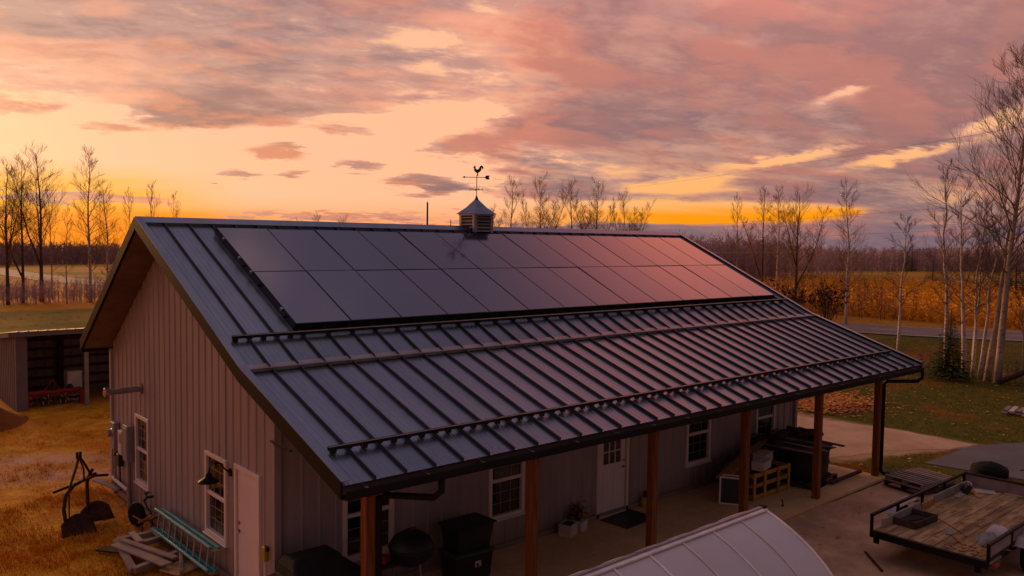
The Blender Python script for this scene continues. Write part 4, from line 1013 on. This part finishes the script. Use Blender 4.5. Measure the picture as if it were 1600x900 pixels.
MB().bar((-.22,-.38,.22),(.32,-.42,.22),.05,.04).build('tool_bar',ORG,hc)
for x in(-.2,.0,.2): MB().tube([(x,-.4,.22),(x,-.5,.12),(x,-.42,.0)],.013,5).build('tine',RUST,hc)
# ================================================================== porch
gr=thing('covered_grill','gas grill under a black fabric cover at the near end of the porch','grill',(.22,-.75,0))
def loftbox(levels):
    m=MB(); V=[]
    for (x0,x1,y0,y1,z) in levels: V+=[(x0,y0,z),(x1,y0,z),(x1,y1,z),(x0,y1,z)]
    m.v=V; n=len(levels)
    for i in range(n-1):
        for j in range(4): m.f.append((i*4+j,i*4+(j+1)%4,(i+1)*4+(j+1)%4,(i+1)*4+j))
    m.f.append((3,2,1,0)); m.f.append(tuple(range((n-1)*4,n*4))); return m
loftbox([(-.74,.74,-.36,.36,0),(-.73,.73,-.35,.35,.5),(-.72,.72,-.34,.33,.88),(-.46,.46,-.33,.32,.93),(-.42,.42,-.26,.32,1.08),(-.36,.36,-.10,.28,1.18)]).build('grill_cover',COVER,gr,bev=.03)
me=lettermesh('weber',.085); me.materials.clear(); me.materials.append(STEEL); o=obj('badge',me,gr,0,(.0,-.352,.72)); o.rotation_euler=(PI/2,0,0)
kt=thing('kettle_grill','black round kettle grill with domed lid beside the near window','kettle grill',(1.92,-.85,0))
MB().lathe([(.05,.62),(.22,.66),(.33,.78),(.37,.90),(.375,.92)],20).build('bowl',BLK,kt,smooth=True); MB().lathe([(.38,.925),(.37,.96),(.30,1.08),(.17,1.16),(.03,1.18)],20).build('lid',BLK,kt,smooth=True)
MB().tube([(-.09,0,1.17),(-.08,0,1.23),(.08,0,1.23),(.09,0,1.17)],.014,6).build('lid_handle',DARKW,kt)
for a in(.5,2.6,4.7): MB().tube([(.25*math.cos(a),.25*math.sin(a),.7),(.36*math.cos(a),.36*math.sin(a),.02)],.016,6).build('leg',ALU,kt)
MB().box((-.52,-.05,.80),(.36,.42,.03)).build('side_shelf',DARKW,kt)
tag(MB().box((1.36,-.9,.87),(.2,.16,.10),.4).build('red_carton',REDP,bev=.01),'small dull red carton on the kettle grill side shelf','carton')
def tote(name,label,loc,rz,w,d,h,fl,body,lidm,rim=True):
    t=thing(name,label,'storage tote',loc,rz)
    loftbox([(-w/2,w/2,-d/2,d/2,0),(-w/2-fl*.8,w/2+fl*.8,-d/2-fl*.8,d/2+fl*.8,h*.86),(-w/2-fl,w/2+fl,-d/2-fl,d/2+fl,h*.92)]).build('tub',body,t,bev=.02)
    if lidm: loftbox([(-w/2-fl-.03,w/2+fl+.03,-d/2-fl-.03,d/2+fl+.03,h*.925),(-w/2-fl-.03,w/2+fl+.03,-d/2-fl-.03,d/2+fl+.03,h*.97),(-w/2-fl+.02,w/2+fl-.02,-d/2-fl+.02,d/2+fl-.02,h)]).build('lid',lidm,t,bev=.01)
    return t
tt=tote('storage_tote','lower dark tote with olive lid and white label beside the window',(3.25,-.62,0),-.06,.72,.46,.52,.04,BLK,GRN)
MB().box((.06,-.262,.30),(.13,.004,.10)).build('white_label',PAPER,tt); MB().box((.05,-.2645,.285),(.05,.002,.05)).build('label_print',TRIMD,tt)
tp_=tote('storage_tub','upper black tub stacked upside on the olive lidded tote',(3.27,-.60,.525),.03,.70,.44,.46,.06,BLK,BLK)
b1=thing('white_box','near white carton open at the top beside the front door','carton',(6.12,-.28,0),.35)
for (c,d) in(((0,-.13,.12),(.34,.012,.24)),((0,.13,.12),(.34,.012,.24)),((-.164,0,.12),(.012,.248,.24)),((.164,0,.12),(.012,.248,.24)),((0,0,.01),(.316,.248,.02))): MB().box(c,d).build('side',PAPER,b1)
tag(MB().box((6.12,-.28,.14),(.29,.21,.20),.35).build('dark_rags',BLK,bev=.04),'dark rags stuffed in the near white carton','rags')
tag(MB().box((6.50,-.25,.10),(.26,.22,.20),.3).build('white_box',PAPER,bev=.008),'second smaller white box holding the orange and green foliage','box')
fo=thing('autumn_bouquet','orange and green dried bouquet standing in the second white box','bouquet',(6.46,-.20,.2))
r_=random.Random(5); mg,mo=MB(),MB()
for i in range(120):
    m=mg if i%2 else mo; c=Vector((r_.gauss(0,.09),r_.gauss(0,.08),abs(r_.gauss(.16,.12)))); m.v+=[tuple(c+Vector((r_.gauss(0,.04),r_.gauss(0,.04),r_.gauss(0,.05)))) for _ in range(3)]; n=len(m.v); m.f.append((n-3,n-2,n-1))
mg.build('green_leaves',NEED,fo); mo.build('orange_leaves',ORG,fo); MB().tube([(0,0,-.1),(0,0,.3)],.02,5).build('stalk',GRN,fo)
MB_=MB().box((7.78,-.46,.008),(1.05,.72,.014),.07); tag(MB_.build('doormat',BLK,bev=.004),'dark rectangular doormat before the white porch door','doormat')
jg=thing('oil_jug','squat yellow jug with black cap against the wall by the door','jug',(8.72,-.14,0)); MB().lathe([(.10,0),(.115,.03),(.11,.16),(.06,.22)],12).build('jug_body',YEL,jg,smooth=True); MB().lathe([(.05,.22),(.05,.33),(.03,.35)],10).build('cap',BLK,jg)
def screen(label,loc,rz,tilt):
    t=thing('window_screen',label,'window screen',loc,rz,None,tilt); w,h=.55,.62
    MB().box((0,0,h/2),(w-.06,.006,h-.06)).build('mesh_panel',BLK,t)
    for (c,d) in(((-w/2+.02,0,h/2),(.04,.03,h)),((w/2-.02,0,h/2),(.04,.03,h)),((0,0,.02),(w-.08,.03,.04)),((0,0,h-.02),(w-.08,.03,.04))): MB().box(c,d).build('frame_bar',WHITE,t,bev=.003)
screen('front dark screen with white frame leaning on the crate',(10.30,-1.32,.005),-1.02,-.26); screen('rear white framed screen behind the front leaning one',(10.52,-1.26,.005),-.95,-.26)
cr=thing('lumber_crate','open orange lumber crate on the porch beside the fourth post','crate',(11.71,-1.10,0))
for z in(.07,.33,.57): MB().box((0,-.36,z),(1.52,.03,.09)).build('rail',LUMB,cr,bev=.004)
for x in(-.74,-.30,.28,.74): MB().box((x,-.39,.32),(.085,.03,.64)).build('stile',LUMB,cr,bev=.004)
for z in(.07,.33,.57): MB().box((0,.36,z),(1.52,.03,.09)).build('rail',LUMB,cr)
for x in(-.745,.745):
    for z in(.07,.33,.57): MB().box((x,0,z),(.03,.69,.09)).build('side_rail',LUMB,cr)
MB().box((0,0,.03),(1.46,.66,.03)).build('floor',DARKW,cr)
tag(MB().box((11.62,-1.06,.26),(1.3,.58,.42)).build('dark_boards',DARKW,bev=.03),'dark stack of boards filling the lumber crate','boards')
for i,(x,y,z,rz,lb) in enumerate(((11.62,-1.25,.60,.25,'lower white carton on the front corner of the crate'),(12.05,-1.02,.66,.2,'upper white carton at the right end of the crate'))):
    t=thing('white_carton',lb,'carton',(x,y,z),rz); MB().box((0,0,.10),(.56,.30,.20)).build('carton_body',PAPER,t,bev=.006); MB().box((0,0,.206),(.58,.32,.018)).build('carton_lid',PAPER,t,bev=.004)
pt=[((10.45,-.95,.50),(13.0,-.45,.98),.30,.04,'broad orange brown plank sloping along the crate toward the tank',LUMB),((10.42,-1.05,.46),(12.7,-.75,.80),.10,.09,'square dark timber sloping beside the broad plank',POST),((10.6,-.72,.66),(13.2,-.35,1.0),.14,.05,'thin dark timber nearest the wall behind the plank',DARKW)]
for a,b2,w,h,lb,mt_ in pt: tag(MB().bar(a,b2,w,h).build('long_timber',mt_,bev=.006),lb,'timber')
tag(MB().tube([(10.40,-1.05,.42),(10.48,-1.12,.36),(10.62,-1.15,.37)],.05,7).build('green_hose',GRN),'coil of green hose under the end of the broad plank','hose')
def pallet(name,label,loc,rz,w,d,mat,nb=8):
    t=thing(name,label,'pallet',loc,rz)
    for i in range(nb): MB().box((0,-d/2+.05+(d-.1)*i/(nb-1),.131),(w,.085 if nb<9 else .078,.018)).build('deck_board',mat,t,bev=.003)
    for x in(-w/2+.03,0,w/2-.03): MB().box((x,0,.07),(.04,d,.10)).build('stringer',mat,t,bev=.003)
    for y in(-d/2+.05,0,d/2-.05): MB().box((0,y,.010),(w,.09,.018)).build('bottom_board',mat,t)
    return t
pallet('wooden_pallet','dark wooden pallet under the black stock tank on the porch',(13.42,-1.35,0),.12,1.45,1.15,DARKW,7)
tk=thing('stock_tank','round black stock tank standing on a pallet on the porch','stock tank',(13.42,-1.30,.145)); MB().lathe([(.56,0),(.60,.04),(.62,.35),(.63,.68),(.65,.70),(.65,.74),(.60,.74)],28).build('tank_wall',BLK,tk,smooth=True); MB().lathe([(.645,.40),(.652,.42),(.645,.44)],28).build('hoop',BLK,tk)
r_=random.Random(9)
for i in range(9):
    x=13.42+(i-4)*.16; tag(MB().bar((x,-1.95+r_.uniform(-.1,.15),.905+r_.uniform(0,.015)),(x+r_.uniform(-.1,.1),-.72+r_.uniform(-.1,.1),.905+r_.uniform(0,.02)),.13,.025).build('cover_board',GREYW if i%3==0 else DARKW,bev=.004),'weathered board laid across the top of the black stock tank','board','boards on the stock tank')
for i in range(22):
    x=r_.uniform(12.6,14.9); y=r_.uniform(-1.2,-.45); z=.96+r_.uniform(0,.24)-.25*max(0,x-14.2); a=r_.uniform(0,PI); l=r_.uniform(.16,.28); d=Vector((math.cos(a)*l,math.sin(a)*l,r_.uniform(-.05,.05))); c=Vector((x,y,z)); ra=r_.uniform(.045,.085)
    tag(MB().tube([c-d,c,c+d],[ra,ra*1.05,ra*.9],r_.choice((4,5,6))).build('split_log',r_.choice((DARKW,DARKW,BARK))),'rough dark log in the heap behind the stock tank','log','heap of split logs')
tag(MB().box((13.7,-.55,.45),(2.0,.75,.9)).build('log_rack',DARKW,bev=.05),'dark stacked wood under the log heap against the wall','wood stack')
tag(MB().bar((13.6,-1.98,.06),(15.05,-2.02,.10),.10,.06).build('short_timber',DARKW,bev=.006),'short dark timber lying before the stock tank pallet','timber')
tag(MB().tube([(11.15,-2.1,.0),(11.17,-2.1,.06),(11.16,-2.08,.15)],[.03,.015,.02],6).build('small_bolt',RUST),'small rusty stub standing on the slab near the fourth post','stub')
# stacked pallets by the last post
for k_ in(0,1):
    pallet('wooden_pallet',('lower','upper')[k_]+' pallet of the pair stacked beside the far porch post',(15.28,-3.42,G0+.03+k_*.145),-.26+k_*.05+PI/2,1.02,1.36,GREYW if k_ else DARKW,9)
# ================================================================== greenhouse in the foreground
gh=thing('greenhouse','curved white polycarbonate greenhouse roof in the foreground below the camera','greenhouse',(0,0,G0))
GP=[(-5.28,2.0),(-5.56,1.885),(-5.85,1.735),(-6.10,1.565),(-6.32,1.36),(-6.48,1.10),(-6.57,.75),(-6.60,.38),(-6.60,.0)]
GP=[tuple(p) for p in smooth_path(GP,4)]; GP=[(y,z-G0) for y,z in GP]; mir=[(-10.56-y,z) for y,z in GP]
gx0=5.13; step=.672; NB=8
for i in range(NB):
    xa,xb=gx0-(i+1)*step+.018,gx0-i*step-.018
    for side in(GP,mir):
        m=MB()
        for (ya,za),(yb,zb) in zip(side,side[1:]): m.poly([(xa,ya,za),(xb,ya,za),(xb,yb,zb),(xa,yb,zb)])
        m.build('glazing_panel',POLY,gh,smooth=False)
for i in range(NB+1):
    for side in(GP,mir): MB().tube([(gx0-i*step,y,z+.008) for y,z in side],.016 if i else .024,6).build('arch_bar',GHF,gh)
MB().bar((gx0+.02,-5.275,2.012-G0),(gx0-NB*step,-5.275,2.012-G0),.11,.03).build('ridge_beam',GHF,gh,bev=.005); MB().bar((gx0+.0,-5.245,2.040-G0),(gx0-NB*step,-5.245,2.040-G0),.045,.024).build('vent_flap',STEEL,gh)
MB().box((gx0+.01,-5.24,2.03-G0),(.06,.10,.07)).build('ridge_end_cap',TRIMD,gh); MB().box((2.45,-5.24,2.047-G0),(.38,.045,.02)).build('hinge_plate',STEEL,gh)
m=MB(); m.poly([(gx0-.01,y,z) for y,z in GP]+[(gx0-.01,y,z) for y,z in mir[:0:-1]]); m.build('end_panel',POLY,gh)
MB().bar((gx0-.3,-6.10,1.53-G0),(gx0-NB*step,-6.10,1.53-G0),.03,.03).build('purlin',GHF,gh); MB().bar((gx0-.0,-5.28,0),(gx0,-5.28,2.0-G0),.03,.03).build('end_post',GHF,gh)
# ================================================================== trailer
tr=thing('flatbed_trailer','black steel utility trailer with worn plank deck at lower right','trailer',(9.72,-4.78,G0)); TL,TW,DZ=4.58,2.0,.60
for i in range(9):
    y0=-TW+.03+i*(TW-.06)/9; MB().box((TL/2,y0+(TW-.06)/18,DZ-.02+random.uniform(-.004,.004)),(TL-.06,(TW-.06)/9-.010,.04)).build('deck_plank',DECK,tr,bev=.004)
m=MB()
for y in(-.03,-TW+.03): m.box((TL/2,y-.0,DZ-.085),(TL,.06,.11))
for x in(.0,TL): m.box((x,-TW/2,DZ-.075),(.06,TW+.04,.13))
for x in(1.1,2.2,3.3): m.box((x,-TW/2,DZ-.08),(.06,TW-.1,.07))
m.build('chassis',TRIMD,tr)
RH=.27
for y in(.01,-TW-.01):
    MB().box((TL/2,y,DZ+RH),(TL,.055,.05)).build('top_rail',TRIMD,tr,bev=.004)
    for x in(.03,1.15,2.3,3.45,TL-.03): MB().box((x,y,DZ+RH/2-.02),(.05,.05,RH)).build('stake',TRIMD,tr,bev=.003)
MB().box((TL-.0,-TW/2,DZ+.13),(.045,TW-.02,.24)).build('front_board',GREYW,tr,bev=.004); MB().box((TL,-TW/2,DZ+.275),(.06,TW+.06,.045)).build('front_rail',DARKW,tr)
MB().box((.95,-TW-.0,DZ+.12),(1.7,.028,.17)).build('side_board',GREYW,tr)
for y,sg in((.17,1),(-TW-.17,-1)):
    for x in(1.75,):
        w_=MB().lathe([(.17,-.10),(.30,-.10),(.335,-.06),(.335,.06),(.30,.10),(.17,.10)],24,(x,y,.335),'y').build('tyre',RUBB,tr,smooth=True); MB().lathe([(.165,-.08),(.165,.08)],16,(x,y,.335),'y').build('rim',STEEL,w_)
    pf=[(1.15,.60),(1.32,.73),(2.18,.73),(2.35,.60)]
    m=MB()
    for (xa,za),(xb,zb) in zip(pf,pf[1:]): m.hexa([(xa,y-.13,za),(xb,y-.13,zb),(xb,y+.11,zb),(xa,y+.11,za),(xa,y-.13,za+.01),(xb,y-.13,zb+.01),(xb,y+.11,zb+.01),(xa,y+.11,za+.01)])
    m.build('fender',STEEL,tr)
for y in(-.12,-TW+.12): MB().box((-.045,y,DZ-.18),(.04,.10,.09)).build('rear_bracket',TRIMD,tr)
MB().box((.12,-TW-.10,DZ-.07),(.22,.07,.07)).build('tail_light',REDP,tr,bev=.008); MB().box((.2,-TW-.07,DZ-.01),(.5,.03,.03)).build('light_guard',STEEL,tr)
MB().bar((TL,-.3,DZ-.1),(TL+1.25,-TW/2,DZ-.1),.06,.09).bar((TL,-TW+.3,DZ-.1),(TL+1.25,-TW/2,DZ-.1),.06,.09).build('tongue',TRIMD,tr); jk=MB().box((TL+1.15,-TW/2+.1,.55),(.09,.09,.62)).tube([(TL+1.15,-TW/2+.1,.86),(TL+1.15,-TW/2+.1,.93),(TL+1.0,-TW/2+.2,.93)],.015,6).build('jack',TRIMD,tr)
DT=G0+DZ+.003
ty=thing('wooden_tray','shallow dark wooden tray on the rear of the trailer deck','tray',(10.78,-5.10,DT),-.08)
for (c,d) in(((0,-.26,.065),(.86,.03,.13)),((0,.26,.065),(.86,.03,.13)),((-.415,0,.065),(.03,.49,.13)),((.415,0,.065),(.03,.49,.13)),((0,0,.012),(.80,.49,.02))): MB().box(c,d).build('tray_board',DARKW,ty,bev=.004)
for a,b2,lb in(((-.3,.1),(.25,-.12),'thin iron rod lying inside the wooden tray'),): tag(MB().tube([(10.78+a[0],-5.10+a[1],DT+.04),(10.78+b2[0],-5.10+b2[1],DT+.05)],.014,5).build('iron_rod',RUST),lb,'rod')
def dk(x0,y0,x1,y1,w,h,z,mat,name,lb,cat='board',tilt=0): return tag(MB().bar((x0,y0,DT+z+h/2),(x1,y1,DT+z+h/2+tilt),w,h).build(name,mat,bev=.003),lb,cat)
dk(9.95,-4.885,11.62,-4.885,.035,.17,0,GREYW,'edge_plank','grey plank on edge against the rear left trailer rail')
dk(12.35,-4.885,13.9,-4.885,.035,.16,0,GREYW,'edge_plank','grey plank on edge along the front left trailer rail')
dk(11.68,-4.90,12.25,-4.90,.03,.12,0,LUMB,'lumber_offcut','short orange offcut between the two edge planks on the trailer')
dk(13.1,-5.05,14.1,-4.98,.14,.02,0,GREYW,'loose_board','grey loose board flat near the yellow crate on the trailer')
dk(13.45,-5.38,13.98,-5.02,.10,.02,0,LUMB,'lumber_offcut','pale offcut lying crosswise near the front of the trailer')
dk(10.75,-6.1,11.35,-5.35,.022,.015,0,LUMB,'wood_strip','thin pale strip of wood across the trailer deck')
dk(10.2,-6.25,10.55,-5.95,.08,.02,0,LUMB,'lumber_offcut','small offcut near the rear edge of the deck')
dk(10.55,-5.85,10.9,-5.72,.12,.02,0,GREYW,'wood_scrap','grey scrap beside the strip on the trailer deck','scrap')
dk(10.05,-6.55,10.4,-6.40,.07,.015,0,LUMB,'wood_scrap','orange scrap at the right rear corner of the trailer','scrap')
tag(MB().box((14.0,-5.25,DT+.01),(.3,.5,.01),.5).build('paper_sheet',PAPER),'pale sheet lying by the front board of the trailer','sheet')
r_=random.Random(3)
leafl=[]
for i in range(150):
    c=Vector((9.85+abs(r_.gauss(0,.5)),-6.45+r_.gauss(0,.2),DT+.012+r_.random()*.02)) if i<80 else Vector((r_.uniform(9.8,14.2),r_.uniform(-6.7,-4.9),DT+.01)); s_=r_.uniform(.015,.05)
    a=r_.uniform(0,6.28)
    for k_ in range(4): leafl.append(tuple(c+Vector((math.cos(a+k_*PI/2)*s_*(1.6 if k_%2 else .6),math.sin(a+k_*PI/2)*s_*(1.6 if k_%2 else .6),r_.uniform(0,.006)))))
tag(obj('wood_chips',fastmesh('wood_chips',leafl,np.arange(len(leafl)).reshape(-1,4),LUMB)),'bark bits and wood chips strewn on the trailer deck','wood chips',kind='stuff')
yc=thing('yellow_crate','small yellow padded crate against the left trailer rail','crate',(13.62,-5.0,DT),.5,None,.5); MB().box((0,0,.11),(.34,.10,.24)).build('shell',BLK,yc,bev=.015); MB().box((0,-.055,.115),(.29,.012,.19)).build('yellow_pad',YEL,yc,bev=.008)
for i,(x,y,s_) in enumerate(((14.02,-4.93,.10),(13.9,-4.97,.08))): tag(MB().lathe([(s_*.5,0),(s_,.05),(s_*.9,.12),(s_*.3,.16)],10,(x,y,DT)).build('small_jug',PAPER,smooth=True),('larger','smaller')[i]+' pale jug behind the yellow crate on the trailer','jug')
def blob(name,label,cat,c,rx,ry,rz,mat,seed,amp=.2):
    r_=random.Random(seed); m=MB(); n,k=16,9; V=[]
    ph=[r_.uniform(0,6) for _ in range(6)]
    for i in range(k+1):
        for j in range(n):
            a=2*PI*j/n; t=PI*.5*i/k; f=1+amp*(math.sin(3*a+ph[0]+t*2)*.5+math.sin(5*a+ph[1]-t*3)*.35+math.sin(2*a+ph[2])*.4); q_=math.cos(t)*f
            V.append((c[0]+rx*q_*math.cos(a),c[1]+ry*q_*math.sin(a),c[2]+rz*math.sin(t)*(1+amp*.4*math.sin(4*a+ph[3]))))
    m.v=V
    for i in range(k):
        for j in range(n): m.f.append((i*n+j,i*n+(j+1)%n,(i+1)*n+(j+1)%n,(i+1)*n+j))
    return tag(m.build(name,mat,smooth=True),label,cat)
blob('white_sack','crumpled white sack by the right trailer rail','sack',(11.15,-6.50,DT),.22,.20,.22,PAPER,1,.18); blob('grey_tarp','crumpled grey tarp beside the white sack on the trailer','tarp',(10.75,-6.45,DT),.35,.17,.14,CLOTH,2,.3)
tag(MB().bar((9.3,-5.2,G0+.03),(10.0,-4.55,G0+.03),.04,.03).build('dark_stick',DARKW),'dark stick on the ground behind the trailer','stick')
# tyre and odd pieces on the right
sp_=thing('spare_tyre','black tyre lying at the edge of the asphalt pad behind the trailer','tyre',(17.75,-4.15,-.03))
MB().lathe([(.20,.02),(.40,0),(.44,.06),(.44,.20),(.40,.26),(.20,.24)],26).build('tread',RUBB,sp_,smooth=True); blob('x','x','x',(0,0,.2),.36,.36,.17,RUBB,4,.12); o=bpy.data.objects['x']; o.name='coiled_rubber'; o.parent=sp_
for kk in('label','category'): del o[kk]
lg=thing('lumber_pile','small pile of pale lumber on the lawn at the right edge','lumber pile',(27.7,-1.75,G0),.1)
for i in range(9): MB().bar((-.75+.1*(i%3),-.35+.2*(i%4),.06+.09*(i//4)),(.75-.07*i,-.30+.2*(i%4)+random.uniform(-.15,.15),.07+.09*(i//4)),.15,.05).build('board',GREYW if i%2 else PAPER,lg,bev=.004)
# ================================================================== utility pole and wires
PP=Vector((58.3,78.,terrain(58,78))); wd_=Vector((-.33,-.945,0)).normalized()
up_=thing('utility_pole','wooden utility pole with crossarm behind the ridge left of cupola','utility pole',PP)
MB().tube([(0,0,-.3),(0,0,11.0)],[.17,.11],8).build('pole_shaft',BARK,up_); ca=Vector((-wd_.y,wd_.x,0)); MB().bar(-ca*.9+Vector((0,0,8.0)),ca*.2+Vector((0,0,8.0)),.1,.12).build('crossarm',BARK,up_); MB().lathe([(.05,0),(.05,.12),(.02,.16)],8,tuple(-ca*.8+Vector((0,0,8.06)))).build('insulator',STEEL,up_); MB().lathe([(.05,0),(.05,.12),(.02,.16)],8,(0,0,11.0)).build('insulator',STEEL,up_)
for (z,of,lb) in((11.1,0,'highest thin power wire crossing the right part of the sky'),(8.1,-.8,'second power wire below the highest one over the right trees'),(7.2,0,'third power wire, just above the right horizon glow'),(6.4,0,'lowest sagging cable over the far end of the field')):
    a=PP+Vector((0,0,z))+ca*of; b2=a+wd_*92; b2.z=z-.06; pts=[]
    for i in range(25):
        t=i/24; p=a.lerp(b2,t); p.z-=1.1*4*t*(1-t); pts.append(p)
    tag(MB().tube(pts,.0065,4).build('power_wire',BLK),lb,'wire')
